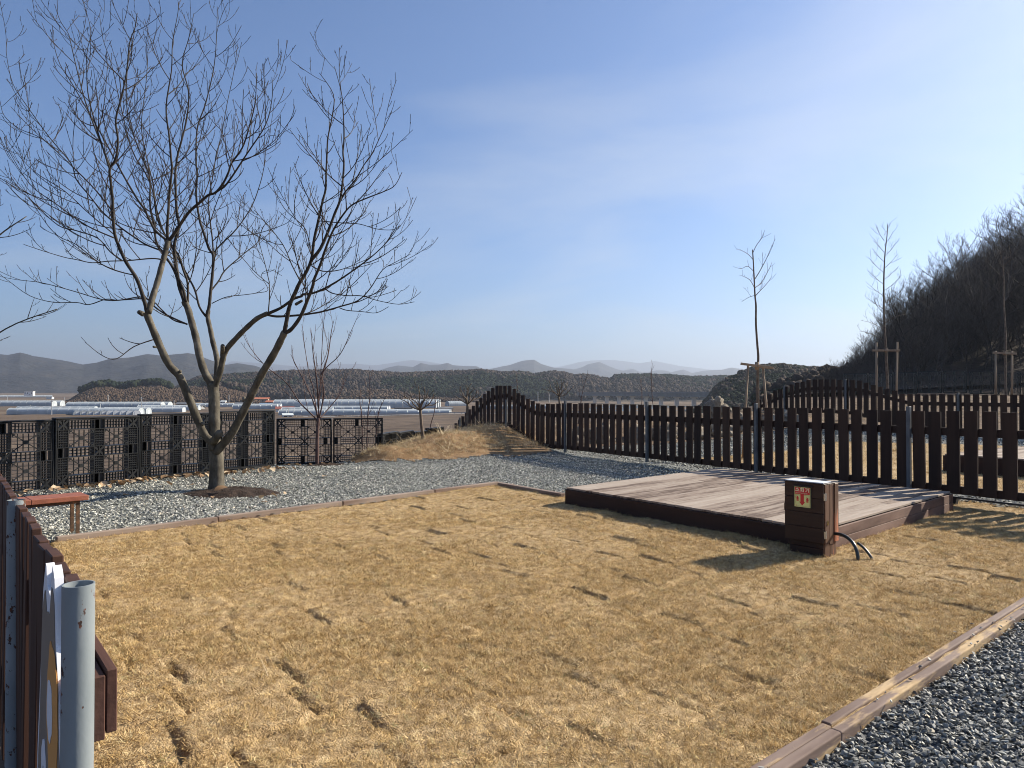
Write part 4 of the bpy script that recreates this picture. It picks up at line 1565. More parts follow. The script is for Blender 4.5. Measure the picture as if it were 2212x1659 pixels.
labf = ['leftmost dark pallet below the wooded slope, beyond the curved fence', 'dark pallet just left of the middle staked sapling, below the slope', 'dark pallet behind the right stake of the middle sapling',
        'fourth dark pallet from the left below the wooded slope', 'dark pallet ending the long far row at its taller step', 'lower dark pallet between the step and the right sapling',
        'dark pallet behind the rightmost staked sapling', 'dark pallet at the right frame edge below the slope']
for (u0, u1, v, dep), l in zip(seq, labf):
    a, b = P(u0, v, dep), P(u1, v, dep - 0.45)
    put_pallet(PALF, (a.x, a.y), (b.x, b.y), a.z - 1.1, l, gpf)

# ------------------------------------------------------------------ trees


def smooth_path(pts, n=4):
    """Catmull-Rom through pts (list of (Vector, radius))"""
    out = []
    N = len(pts)
    for i in range(N - 1):
        p0, p1, p2, p3 = pts[max(i - 1, 0)], pts[i], pts[i + 1], pts[min(i + 2, N - 1)]
        for k in range(n):
            t = k / n
            a = [0.5 * ((2 * p1[0]) + (p2[0] - p0[0]) * t + (2 * p0[0] - 5 * p1[0] + 4 * p2[0] - p3[0]) * t * t + (3 * p1[0] - p0[0] - 3 * p2[0] + p3[0]) * t ** 3)]
            out.append((a[0], p1[1] + (p2[1] - p1[1]) * t))
    out.append(pts[-1])
    return out


UP = Vector((0, 0, 1))


def spawn(mb, path, rng, spacing, length, r0, rmin, level, start=0.0, upk=0.16, ang=(40, 66), sides=4, taper_len=True, spur=True, rmax_host=9):
    """shoots off a limb path [(Vector, r)]: each leaves at a wide angle and sweeps up in one smooth arc"""
    L = sum((path[i + 1][0] - path[i][0]).length for i in range(len(path) - 1))
    s = start + spacing * rng.uniform(0.2, 1.0)
    acc, i = 0.0, 0
    az = rng.uniform(0, 6.28)
    while s < L:
        while i < len(path) - 2 and acc + (path[i + 1][0] - path[i][0]).length < s:
            acc += (path[i + 1][0] - path[i][0]).length
            i += 1
        seg = path[i + 1][0] - path[i][0]
        if seg.length < 1e-6:
            s += spacing
            continue
        f = min(1, (s - acc) / seg.length)
        p = path[i][0].lerp(path[i + 1][0], f)
        hr = path[i][1] + (path[i + 1][1] - path[i][1]) * f
        if hr > rmax_host:
            s += spacing
            continue
        t = seg.normalized()
        az += 2.4 + rng.uniform(-0.6, 0.6)
        x = t.orthogonal().normalized()
        y = t.cross(x)
        side = x * math.cos(az) + y * math.sin(az)
        a = math.radians(rng.uniform(*ang))
        d = t * math.cos(a) + side * math.sin(a)
        if d.z < 0.0:
            d.z = rng.uniform(-0.03, 0.22)
        d.normalize()
        frac = s / L
        ln_ = length * rng.choice((0.35, 0.6, 0.8, 1.0, 1.2)) * rng.uniform(0.85, 1.15) * ((1.15 - 0.55 * frac) if taper_len else 1)
        n = 7 if level == 1 else (5 if level == 2 else 2)
        q = [(p.copy(), min(r0, hr * 0.8) * (0.75 + 0.25 * min(1, ln_ / max(.01, length))))]
        dd = d.copy()
        bend = rng.uniform(0.7, 1.4) * upk * 7 / n
        sway = Vector((rng.gauss(0, .035), rng.gauss(0, .035), 0))
        for k in range(n):
            dd = (dd + UP * bend * (1 - 0.5 * k / n) + sway + Vector((rng.gauss(0, .022), rng.gauss(0, .022), rng.gauss(0, .015)))).normalized()
            q.append((q[-1][0] + dd * ln_ / n, q[0][1] + (rmin - q[0][1]) * (k + 1) / n))
        mb.tube([a_ for a_, _ in q], [b_ for _, b_ in q], sides, False)
        if level == 1 and ln_ > 0.3:
            spawn(mb, q, rng, max(0.13, spacing * 0.85), length * 0.45, r0 * 0.62, rmin, 2, 0.10, upk * 1.25, (34, 62), 3, taper_len, spur)
        elif level == 2 and spur:
            spawn(mb, q, rng, 0.10, 0.035, rmin, rmin * 0.9, 3, 0.02, upk, (40, 75), 3, False, False)
        s += spacing * rng.uniform(0.6, 1.4)


def cA(p): return (274.3 + .2812 * p[0], 603.5 + .2812 * p[1])
def cB(p): return (164.6 + .23148 * p[0], 329.2 + .23148 * p[1])
def cC(p): return (548.6 + .2645 * p[0], 329.2 + .2645 * p[1])
def cW(p): return (.4631 * p[0], .4631 * p[1])
def cO(p): return (.5486 * p[0], .5486 * p[1])


TD = 11.4
tb = P(468, 1052, TD)
TREE = empty('bare_tree', (tb.x, tb.y, land1(tb.x, tb.y)), 0, 'large leafless tree with several pruned limbs, standing in a ring of dark soil', 'tree')
TLOC = Vector(TREE.location)
trng = random.Random(5)
WPX = 0.00188


def limb(name, parent, segs, w0, w1, d0, d1, mat=None, sides=9, twig=None, curve=1.0, stop_w=None):
    """segs: list of (conv, [(x,y)..]); width in photo pixels"""
    mat = mat or ('bark' if w1 > 15 else 'bark_backlit')
    uv = [c(p) for c, pts in segs for p in pts]
    N = len(uv)
    ds = [0.0]
    for i in range(1, N):
        ds.append(ds[-1] + math.hypot(uv[i][0] - uv[i - 1][0], uv[i][1] - uv[i - 1][1]))
    if w0 < 21:
        w0, w1 = w0 * 0.88, w1
    path = []
    ph = trng.uniform(0, 6)
    for i in range(N):
        t = ds[i] / ds[-1]
        dep = d0 + (d1 - d0) * t ** curve
        path.append((P(uv[i][0], uv[i][1], dep) - TLOC, max(0.004, (w0 + (w1 - w0) * t ** 0.85) * WPX)))
    path = smooth_path(path, 4)
    mb = MB()
    mb.tube([a for a, _ in path], [b * (1 + 0.05 * math.sin(17 * i + ph)) for i, (_, b) in enumerate(path)], sides)
    o = mb.build(name, M[mat], parent, True)
    if twig:
        tm = MB()
        spawn(tm, path, trng, twig[0] * 0.95, twig[1] * 1.0, 0.0092, 0.0040, 1, twig[2] if len(twig) > 2 else 0.15, upk=0.13, rmax_host=0.042)
        if tm.f:
            tm.build('twigs', M['twig'], o, True)
    return path


# trunk with root flare
tp = [((690, 1618), 76), ((688, 1590), 66), ((690, 1450), 57), ((684, 1330), 58), ((676, 1250), 54)]
path = []
for (x, y), w in tp:
    u, v = cA((x, y))
    path.append((P(u, v, TD) - TLOC, w * WPX))
path.insert(0, (path[0][0] + Vector((0, 0, -0.15)), 84 * WPX))
path = smooth_path(path, 4)
mb = MB()
mb.tube([a for a, _ in path], [b * (1 + 0.02 * math.sin(9 * i)) for i, (_, b) in enumerate(path)], 16)
mb.build('trunk', M['bark'], TREE, True)
limb('trunk', TREE, [(cA, [(678, 1290), (672, 1200), (671, 1100), (670, 950), (665, 860), (658, 800)])], 48, 45, TD, TD + 0.02, sides=14)

T = (0.19, 0.88)
limb('limb', TREE, [(cA, [(668, 1310), (640, 1240), (590, 1180), (520, 1020), (450, 850), (400, 740), (320, 650), (240, 480), (165, 300), (150, 255)])], 36, 27, 11.35, 10.9, sides=12)
limb('limb', TREE, [(cB, [(662, 1500), (640, 1400), (570, 1190), (470, 1030), (400, 880), (360, 760), (345, 600), (340, 440), (320, 250), (315, 150)]),
                    (cW, [(540, 740), (550, 650), (540, 560), (565, 460), (590, 340), (605, 200), (630, 130), (640, 60)])], 19, 3, 10.9, 10.1, twig=(0.20, 0.95, 1.0))
limb('limb', TREE, [(cW, [(512, 790), (480, 690), (440, 560), (410, 430), (405, 300), (410, 220), (440, 130)])], 8, 2, 10.45, 9.9, twig=T)
limb('limb', TREE, [(cW, [(512, 770), (460, 640), (400, 480), (360, 330), (330, 200), (318, 155), (280, 95), (255, 20)])], 8, 2, 10.5, 10.9, twig=T)
limb('limb', TREE, [(cB, [(672, 1500), (720, 1330), (760, 1200), (800, 1050), (840, 900), (858, 825)])], 25, 21, 10.9, 11.2, sides=11)
limb('limb', TREE, [(cB, [(855, 830), (850, 700), (860, 550), (870, 400), (890, 200), (895, 120)]), (cW, [(800, 760), (790, 640), (775, 500), (800, 330), (805, 200), (830, 60), (832, 12)])], 14, 2, 11.2, 10.6, twig=T)
limb('limb', TREE, [(cB, [(860, 825), (900, 780), (960, 690), (1050, 560), (1150, 470), (1230, 400), (1300, 375), (1370, 290), (1420, 190), (1450, 100)]), (cW, [(1130, 690), (1160, 600), (1190, 480), (1197, 340)])], 17, 2, 11.2, 10.4, twig=T)
limb('limb', TREE, [(cB, [(1290, 380), (1330, 352)]), (cW, [(1060, 855), (1150, 720), (1240, 580), (1270, 450), (1268, 360)])], 10, 2, 10.7, 10.3, twig=T)
limb('limb', TREE, [(cB, [(852, 828), (740, 730), (690, 640), (630, 520), (560, 420)]), (cW, [(560, 790), (480, 640), (400, 500), (330, 380), (280, 300), (250, 200), (250, 140)])], 12, 2, 11.2, 11.7, twig=T)
limb('limb', TREE, [(cA, [(660, 830), (640, 790), (600, 720), (560, 600), (530, 450), (500, 340), (470, 230), (440, 170)])], 34, 27, TD, 11.65, sides=12)
limb('limb', TREE, [(cB, [(1012, 1395), (960, 1240), (940, 1100), (915, 900), (935, 780), (960, 680), (940, 560), (930, 400), (925, 200), (935, 110)]), (cW, [(830, 720), (870, 560), (880, 430), (850, 300), (880, 180), (905, 60)])], 20, 2, 11.65, 11.9, twig=(0.20, 0.95, 0.9))
limb('limb', TREE, [(cB, [(1025, 1395), (1000, 1280), (940, 1160), (880, 1040), (780, 900), (740, 800), (735, 700), (690, 500), (690, 270), (660, 150)]), (cW, [(650, 700), (600, 560), (590, 420), (600, 280), (625, 160)])], 14, 2, 11.6, 12.3, twig=T)
limb('limb', TREE, [(cB, [(790, 915), (650, 860), (540, 790), (400, 690), (250, 560), (120, 400), (0, 250)]), (cW, [(330, 760), (230, 640), (130, 500), (60, 390), (30, 250), (35, 180)])], 9, 2, 11.9, 12.3, twig=T)
limb('limb', TREE, [(cB, [(1042, 1400), (1040, 1220), (1000, 1100), (960, 970), (880, 850), (760, 630), (720, 380), (650, 200), (560, 60)]), (cW, [(600, 650), (560, 480), (520, 300), (480, 180), (465, 70)])], 12, 2, 11.7, 12.6, twig=T)
limb('limb', TREE, [(cA, [(684, 790), (692, 700), (690, 600), (660, 480), (640, 380), (620, 290), (625, 240)])], 26, 19, TD + 0.08, 12.0, sides=11)
limb('limb', TREE, [(cB, [(1210, 1530), (1150, 1440), (1110, 1290), (1050, 1170), (980, 1040), (900, 900), (800, 700), (740, 480), (720, 300)]), (cW, [(700, 800), (660, 600), (680, 400), (690, 250), (690, 90)])], 11, 2, 11.95, 12.9, twig=T)
limb('limb', TREE, [(cB, [(1218, 1530), (1240, 1440), (1250, 1350), (1260, 1250), (1275, 1100), (1278, 960), (1240, 900), (1190, 750), (1150, 620), (1120, 400), (1130, 200)]), (cW, [(915, 760), (920, 600), (960, 480), (1000, 300), (1012, 120), (1013, 30)])], 17, 2, 11.95, 12.4, twig=(0.20, 0.95, 0.6))
limb('limb', TREE, [(cB, [(1279, 970), (1290, 930), (1350, 860), (1500, 710), (1640, 500), (1720, 280), (1750, 150)]), (cW, [(1235, 760), (1250, 640), (1310, 640)])], 8, 2, 12.1, 12.6, twig=T)
limb('limb', TREE, [(cB, [(1280, 950), (1270, 800), (1245, 600), (1235, 450), (1280, 200), (1310, 0)]), (cW, [(1030, 650), (1060, 480), (1090, 340), (1110, 200)])], 8, 2, 12.1, 12.8, twig=T)
limb('limb', TREE, [(cB, [(1258, 1290), (1330, 1200), (1390, 1100), (1560, 950), (1700, 830), (1740, 700), (1830, 620)])], 9, 2, 12.0, 12.9, twig=T)
limb('limb', TREE, [(cA, [(672, 820), (698, 760), (720, 690), (742, 590), (770, 530), (850, 440), (920, 370), (1000, 300), (1080, 262)])], 27, 19, TD, 11.0, sides=11)
limb('limb', TREE, [(cA, [(1070, 268), (1180, 220), (1280, 150), (1340, 130)]), (cC, [(400, 1160), (480, 1150), (580, 1110), (700, 1040), (830, 950), (950, 860), (1050, 770), (1130, 680), (1190, 590)])], 15, 2, 11.0, 10.3, twig=T)
limb('limb', TREE, [(cA, [(1075, 270), (1150, 285), (1300, 277), (1400, 265)]), (cC, [(560, 1300), (700, 1260), (850, 1210), (950, 1110), (1050, 960), (1150, 900), (1280, 830)])], 12, 2, 11.0, 11.5, twig=T)
limb('limb', TREE, [(cA, [(1085, 262), (1095, 130), (1092, 20)]), (cC, [(125, 1060), (95, 930), (60, 800), (20, 640)])], 6, 2, 11.0, 11.2, twig=T)
limb('limb', TREE, [(cA, [(684, 1330), (740, 1262), (800, 1190), (870, 1060), (950, 900), (1040, 720), (1130, 570), (1190, 450), (1212, 405)])], 36, 27, 11.35, 10.6, sides=12)
limb('limb', TREE, [(cA, [(1208, 415), (1222, 340), (1250, 200), (1300, 80)]), (cC, [(375, 1060), (430, 970), (470, 870), (490, 720), (520, 580), (560, 400), (585, 300), (590, 150), (597, 0)]), (cW, [(1530, 640), (1550, 540), (1555, 440), (1490, 340)])], 20, 2, 10.6, 10.1, twig=(0.20, 0.85, 0.7))
limb('limb', TREE, [(cC, [(468, 880), (540, 790), (600, 660), (660, 500), (700, 400), (720, 280), (735, 100), (727, 0)]), (cW, [(1605, 640), (1600, 500), (1590, 420), (1560, 310)])], 16, 2, 10.4, 10.6, twig=T)
limb('limb', TREE, [(cA, [(1210, 412), (1260, 385), (1330, 290), (1390, 150), (1430, 40)]), (cC, [(490, 1040), (540, 920), (580, 800), (640, 650), (720, 520), (800, 430), (930, 370), (1060, 320), (1150, 270), (1210, 160)])], 19, 2, 10.6, 9.9, twig=(0.19, 0.9, 0.5))
limb('limb', TREE, [(cC, [(700, 400), (740, 330), (830, 220), (900, 100), (970, 0)]), (cW, [(1790, 600), (1828, 520)])], 7, 2, 10.5, 10.2, twig=T)
limb('limb', TREE, [(cC, [(375, 1045), (310, 920), (240, 760), (120, 600), (0, 470)])], 6, 2, 10.5, 10.9, twig=T)
limb('limb', TREE, [(cC, [(460, 790), (430, 650), (380, 580), (250, 460), (160, 290)])], 5, 2, 10.3, 10.7, twig=T)
# long side branches reaching left
limb('limb', TREE, [(cA, [(462, 345), (300, 270), (200, 200), (150, 150), (0, 155)]), (cW, [(490, 1400), (350, 1360), (200, 1320), (80, 1305), (0, 1290)])], 9, 2, 11.6, 12.4, 'twig', 6, twig=(0.22, 0.6))
limb('limb', TREE, [(cO, [(607, 1336), (527, 1365), (458, 1413), (401, 1399), (335, 1347)])], 7, 2, 11.2, 10.6, 'twig', 6, twig=(0.30, 0.35))
limb('limb', TREE, [(cB, [(800, 1000), (700, 990), (480, 1010), (300, 1015), (150, 1030), (0, 1000)]), (cW, [(300, 1200), (200, 1170), (110, 1140)])], 7, 2, 11.0, 10.0, 'twig', 6, twig=(0.2, 0.7))
limb('limb', TREE, [(cB, [(430, 1010), (320, 930), (200, 800), (0, 730)]), (cW, [(270, 1050), (150, 940), (50, 840), (0, 790)])], 7, 2, 10.75, 10.1, 'twig', 6, twig=(0.2, 0.8))
limb('limb', TREE, [(cB, [(560, 1150), (360, 1100), (200, 1020), (0, 860)]), (cW, [(270, 1100), (200, 1020), (100, 860)])], 6, 2, 10.8, 11.6, 'twig', 6, twig=(0.2, 0.7))
limb('limb', TREE, [(cB, [(352, 797), (150, 710), (0, 620)]), (cW, [(260, 950), (140, 860), (40, 700), (20, 640)])], 7, 2, 10.6, 10.0, 'twig', 6, twig=(0.2, 0.9))
limb('limb', TREE, [(cW, [(528, 990), (440, 880), (330, 770), (200, 650), (90, 600), (20, 540), (0, 470)])], 7, 2, 10.6, 11.0, 'twig', 6, twig=(0.2, 0.9))
limb('limb', TREE, [(cW, [(540, 1100), (420, 1000), (300, 890), (160, 800), (60, 690), (10, 610)])], 6, 2, 10.7, 10.2, 'twig', 6, twig=(0.2, 0.8))
limb('limb', TREE, [(cB, [(1025, 1600), (900, 1560), (780, 1450), (730, 1400), (600, 1350), (400, 1380), (280, 1370), (120, 1420), (0, 1400)]), (cW, [(250, 1410), (140, 1380), (40, 1310), (0, 1280)])], 8, 2, 11.55, 10.8, 'twig', 6, twig=(0.22, 0.55))
limb('limb', TREE, [(cB, [(1265, 1410), (1400, 1350), (1560, 1330), (1700, 1310), (1790, 1280)]), (cC, [(60, 1000), (140, 960), (230, 1010)])], 5, 2, 12.0, 12.6, 'twig', 6, twig=(0.25, 0.4))
limb('limb', TREE, [(cC, [(470, 925), (560, 970), (700, 960), (860, 900), (960, 850), (1080, 740)])], 6, 2, 10.5, 11.2, 'twig', 6, twig=(0.2, 0.6))
limb('limb', TREE, [(cC, [(540, 560), (700, 575), (860, 585), (1000, 625), (1130, 632), (1200, 600)])], 5, 2, 10.2, 9.6, 'twig', 6, twig=(0.25, 0.5))
limb('limb', TREE, [(cC, [(580, 1112), (640, 1150), (760, 1170), (880, 1172), (1010, 1210), (1180, 1240), (1310, 1220)])], 6, 2, 10.8, 10.2, 'twig', 6, twig=(0.22, 0.5))
limb('limb', TREE, [(cC, [(700, 1270), (760, 1290), (880, 1300), (1000, 1310), (1100, 1260)])], 5, 2, 11.1, 10.7, 'twig', 6, twig=(0.22, 0.45))
# cut stubs
for (x, y), (dx, dy), w, l in (((735, 590), (0.0, -1), 20, 80), ((890, 400), (0.62, -0.75), 12, 90), ((245, 520), (-1, -0.05), 11, 40), ((655, 1260), (0.38, -0.55), 34, 150), ((120, 265), (-0.8, -0.4), 22, 30),
                              ((1300, 190), (0.85, -0.5), 13, 50), ((400, 720), (0.4, -0.5), 14, 26), ((905, 925), (-0.2, -0.3), 24, 20), ((580, 1110), (0.3, -0.2), 18, 22)):
    a = P(*cA((x, y)), 11.35)
    b = P(*cA((x + dx * l, y + dy * l)), 11.05)
    mb = MB()
    mb.tube([a - TLOC, a.lerp(b, .55) - TLOC, b - TLOC], [w * WPX * 1.05, w * WPX * 0.92, w * WPX * 0.85], 10)
    mb.build('cut_stub', M['bark'], TREE, True)
# soil ring with one big leaf on it


def heap(name, cx, cy, rx, ry, h, rot, mat, seed, label=None):
    n, m = 26, 64
    r = np.linspace(0, 1.0, n)[:, None] * np.ones((1, m + 1))
    a = np.ones((n, 1)) * np.linspace(0, 2 * np.pi, m + 1)[None, :]
    X0, Y0 = rx * r * np.cos(a), ry * r * np.sin(a)
    wob = 1 + 0.16 * (fbm(np.cos(a) * 2 + 7, np.sin(a) * 2 + seed, 3, seed) - 0.5) * 2
    X0, Y0 = X0 * wob, Y0 * wob
    X1 = cx + X0 * math.cos(rot) - Y0 * math.sin(rot)
    Y1 = cy + X0 * math.sin(rot) + Y0 * math.cos(rot)
    Z1 = land(X1, Y1) - 0.03 + h * (1 - r ** 2.2) + (fbm(X1 * 9, Y1 * 9, 4, seed) - 0.5) * 0.07 * (1 - r ** 4)
    return tag(inst(name, grid_mesh(name, X1, Y1, Z1, mat)), kind='structure')


heap('soil_ring', tb.x + 0.30, tb.y - 0.12, 0.82, 0.52, 0.12, 0.35, M['soil_dark'], 3)
heap('soil_ring', -4.42, 16.72, 0.62, 0.28, 0.08, 0.1, M['soil_dark'], 5)
lp_ = P(478, 1077, 11.0)
o = inst('fallen_leaf', leaves[2], None, (lp_.x, lp_.y, 0.12), (0.25, -0.2, 0.8), (0.19, 0.19, 0.19))
tag(o, 'single curled pale leaf lying on the dark soil at the big tree', 'leaf')


def free_tree(name, base, stems, label, group, mat, twig, rtw, seed, rmin=0.003):
    """stems: list of (pts[(u,v,depth)], r0, r1)"""
    global trng
    root = empty(name, base, 0, label, 'tree', group)
    B = Vector(base)
    rg = random.Random(seed)
    for j, (pts, r0, r1) in enumerate(stems):
        N = len(pts)
        path = [(P(u, v, d) - B, r0 + (r1 - r0) * i / (N - 1)) for i, (u, v, d) in enumerate(pts)]
        if j == 0:
            path.insert(0, (Vector((path[0][0].x, path[0][0].y, -0.15)), r0 * 1.1))
        path = smooth_path(path, 4)
        mb = MB()
        mb.tube([a for a, _ in path], [b for _, b in path], 8)
        o = mb.build('trunk' if j == 0 else 'branch', M[mat], root, True)
        if twig and (j or len(stems) == 1):
            tm = MB()
            spawn(tm, path, rg, twig[0], twig[1], rtw, rmin, 1, twig[2], upk=twig[3], ang=twig[4], spur=False)
            if tm.f:
                tm.build('twigs', M['twig_red'] if mat == 'twig_red' else M['twig'], o, True)
    return root


# red stemmed multi-trunk shrub tree in front of the second pallet run
D = 16.75
b_ = P(685, 998, D)
free_tree('shrub_tree', (b_.x, b_.y, land1(b_.x, b_.y)), [
    ([(685, 998, D), (685, 960, D), (686, 925, D), (688, 902, D)], 0.046, 0.036),
    ([(687, 915, D), (679, 901, D), (648, 870, D - .2), (620, 828, D - .4), (572, 789, D - .6), (540, 750, D - .7), (525, 722, D - .8)], 0.020, 0.004),
    ([(687, 908, D), (681, 870, D + .1), (676, 835, D + .2), (668, 809, D + .2), (660, 760, D + .3), (652, 700, D + .3)], 0.020, 0.004),
    ([(688, 905, D), (689, 860, D), (691, 842, D), (693, 809, D), (696, 744, D), (701, 674, D - .1), (704, 636, D - .1)], 0.016, 0.0035),
    ([(689, 905, D), (700, 850, D - .2), (697, 805, D - .3), (735, 765, D - .4), (760, 712, D - .6), (776, 676, D - .7)], 0.018, 0.0035),
    ([(690, 905, D), (712, 880, D + .3), (735, 850, D + .4), (752, 805, D + .5)], 0.016, 0.0035),
    ([(687, 900, D), (670, 850, D + .3), (640, 790, D + .5), (628, 765, D + .6)], 0.02, 0.004),
    ([(688, 880, D), (684, 820, D - .2), (676, 760, D - .3), (672, 712, D - .4)], 0.024, 0.004),
    ([(695, 809, D), (708, 770, D + .1), (716, 715, D + .2), (722, 690, D + .2)], 0.02, 0.004)],
    'leafless shrub tree with upright reddish stems against the lower black pallets', None, 'twig_red', (0.34, 0.75, 0.25, 0.16, (16, 36)), 0.007, 3, 0.0035)


def pruned_tree(base_uv, depth, fork_uv, crown, label, seed, mat='bark_sapling', group=None, rt=0.045):
    """small vase-shaped orchard tree: crooked trunk, zig-zag limbs from one fork"""
    b = P(*base_uv, depth)
    z0 = land1(b.x, b.y)
    rg = random.Random(seed)
    f = fork_uv
    stems = [([(base_uv[0], base_uv[1], depth), ((base_uv[0] * .5 + f[0] * .5) + rg.uniform(-3, 3), (base_uv[1] + f[1]) / 2, depth), (f[0], f[1], depth)], rt, rt * .8)]
    u0, u1, v0 = crown
    n = 8
    for k in range(n):
        t = (k + 0.5) / n
        tu = u0 + (u1 - u0) * t
        tv = v0 + (abs(t - 0.5) * 2) ** 1.8 * (f[1] - v0) * 0.62 + rg.uniform(-4, 6)
        dd = rg.uniform(-0.7, 0.7)
        pts = [(f[0], f[1], depth)]
        for q in (0.33, 0.66, 1.0):
            pts.append((f[0] + (tu - f[0]) * q ** 0.8 + rg.uniform(-5, 5), f[1] + (tv - f[1]) * q ** 1.1 + rg.uniform(-4, 4), depth + dd * q))
        stems.append((pts, rt * .5, rt * .16))
    return free_tree('pruned_tree', (b.x, b.y, z0), stems, label, group, mat, (0.16, 0.36, 0.12, 0.12, (30, 65)), rt * .16, seed, 0.004)


gpt = 'small pruned trees round the mound'
pruned_tree((914, 951), 18.6, (908, 886), (858, 958, 834), 'small pruned tree with a wide vase crown on the near shoulder of the mound', 11, group=gpt)
pruned_tree((1008, 924), 21.0, (1010, 873), (976, 1046, 829), 'small pruned tree on the mound crest before the stepped pickets', 12, group=gpt)
pruned_tree((1216, 905), 27.0, (1207, 856), (1172, 1242, 818), 'small pruned tree showing above the pickets right of the fence peak', 13, group=gpt)
# thin whips beyond the screens
whips = [((782, 904), (779, 838), 21, 'thin whip sapling left of three behind the low pallets'), ((794, 904), (798, 806), 21.4, 'thin forked whip sapling, middle of three behind the low pallets'),
         ((816, 902), (838, 848), 21.8, 'thin leaning whip sapling, right of three behind the low pallets'), ((930, 920), (940, 862), 24, 'thin whip sapling right of the near pruned tree'),
         ((1252, 890), (1270, 806), 28, 'thin leaning whip sapling behind the pickets, right of the pruned crown'), ((1385, 890), (1383, 818), 29, 'short bushy whip sapling before the bridge piers'),
         ((1412, 890), (1409, 784), 28, 'tall thin whip sapling before the bridge piers'), ((1118, 880), (1114, 812), 27, 'faint whip sapling just right of the fence peak')]
for k, (b, t, d, l) in enumerate(whips):
    bb = P(b[0], b[1], d)
    z0 = land1(bb.x, bb.y)
    root_v = HOR + (CAMZ - z0) * F / d
    free_tree('whip_sapling', (bb.x, bb.y, z0), [([(b[0] - (t[0] - b[0]) * .3, root_v, d), (b[0], (b[1]), d), ((b[0] + t[0]) / 2 + (3 if k % 2 else -3), (b[1] + t[1]) / 2, d), (t[0], t[1], d)], 0.022, 0.006)],
              l, 'whip saplings', 'twig_red', (0.30, 0.55, 1.1, 0.22, (20, 45)), 0.009, 30 + k, 0.0045)


# staked saplings
def stake_frame(posts, bar, label, depth, w=0.062):
    (xa, ya, _), (xb, yb, _) = [P(*q) for q in (posts[0][0] + (depth,), posts[1][0] + (depth,))]
    zc = land1((xa + xb) / 2, depth)
    root = empty('tree_stakes', ((xa + xb) / 2, depth, zc), 0, label, 'stakes', 'wooden stakes holding saplings')
    B = Vector(root.location)
    for top, bot in posts:
        a, b = P(*bot, depth) - B, P(*top, depth) - B
        d = (a - b).normalized()
        a = b + d * (b.z + 0.3) / max(0.2, -d.z) if True else a
        mb = MB()
        mb.tube([a, b], [w / 2, w / 2], 8)
        mb.build('stake', M['stake_wood'], root, True).data.polygons.foreach_set('use_smooth', [True] * (8) + [False] * 2)
    a, b = P(*bar[0], depth - 0.06) - B, P(*bar[1], depth - 0.06) - B
    mb = MB()
    mb.bar(a, b, w * 1.0, w * 0.7, (0, -1, 0))
    bevel(mb.build('crossbar', M['stake_wood'], root), 0.004, 1)
    m = a.lerp(b, 0.53)
    mb = MB()
    mb.tube([m + Vector((0, 0.06, 0.10)), m + Vector((0, 0.06, 0.0)), m + Vector((0, 0.06, -0.09))], [0.05, 0.06, 0.05], 8)
    mb.build('tie', M['stake_wood'], root, True)
    return root


D = 17.5
stake_frame([((1616, 789), (1610, 890)), ((1648, 792), (1656, 885))], ((1600, 785.5), (1670, 795)), 'leaning pale stakes and tilted crossbar around the nearest staked sapling', D, 0.058)
b_ = P(1637, 880, D)
z0 = land1(b_.x, b_.y)
rv = HOR + (CAMZ - z0) * F / D
free_tree('staked_sapling', (b_.x, b_.y, z0), [
    ([(1638, rv, D), (1637, 870, D), (1637, 800, D), (1638, 770, D), (1636, 745, D), (1633, 700, D), (1633, 660, D), (1631, 640, D), (1629, 600, D), (1627, 560, D), (1625.5, 539, D)], 0.038, 0.013),
    ([(1631, 640, D), (1640, 630, D - .2), (1657, 612, D - .3), (1668, 596, D - .4)], 0.011, 0.003),
    ([(1630, 622, D), (1645, 610, D + .2), (1662, 580, D + .3), (1668, 565, D + .4)], 0.011, 0.003),
    ([(1629, 605, D), (1640, 588, D - .1), (1655, 560, D - .2), (1666, 535, D - .2), (1674, 517, D - .2)], 0.012, 0.003),
    ([(1627, 585, D), (1615, 575, D + .2), (1602, 580, D + .3), (1590, 578, D + .4)], 0.009, 0.003),
    ([(1626, 560, D), (1617, 550, D), (1604, 542, D - .2), (1590, 538, D - .3)], 0.009, 0.003),
    ([(1627, 545, D), (1634, 530, D), (1643, 518, D), (1649, 508, D), (1651, 498, D)], 0.009, 0.003),
    ([(1630, 622, D), (1620, 605, D - .2), (1606, 597, D - .4), (1596, 594, D - .5)], 0.009, 0.003),
    ([(1632, 638, D), (1618, 642, D + .2), (1602, 652, D + .3)], 0.008, 0.003)],
    'tallest looking leafless sapling tied to tilted stakes, behind the near fence', 'saplings tied to wooden stakes', 'bark_sapling', (0.20, 0.40, 0.08, 0.12, (25, 50)), 0.0045, 21, 0.0026)
D = 29.5
stake_frame([((1893, 740), (1893, 838)), ((1938, 739), (1937, 845))], ((1884, 757), (1944, 757)), 'upright pale stakes and level crossbar of the middle sapling, beyond the curved fence', D, 0.085)
b_ = P(1915, 850, D)
z0 = land1(b_.x, b_.y)
rv = HOR + (CAMZ - z0) * F / D
st2 = [([(1918, rv, D), (1917, 830, D), (1914, 760, D), (1912, 730, D), (1910, 690, D), (1909, 620, D), (1910, 580, D), (1912, 545, D), (1916, 510, D), (1918, 484, D)], 0.06, 0.012)]
r_ = random.Random(4)
for v, l in ((735, -1), (712, -1), (698, 1), (668, -1), (655, 1), (640, -1), (628, 1), (615, -1), (604, 1), (590, -1), (580, 1), (566, -1), (556, 1), (545, -1), (530, 1), (520, -1), (508, 1)):
    L_ = (v - 470) / 260 * 46 + 10
    st2.append(([(1910, v, D), (1910 + l * L_ * .5, v - 14, D + r_.uniform(-.5, .5)), (1910 + l * L_ * .95, v - 30 + 10 * (v > 690), D + r_.uniform(-.8, .8))], 0.012, 0.004))
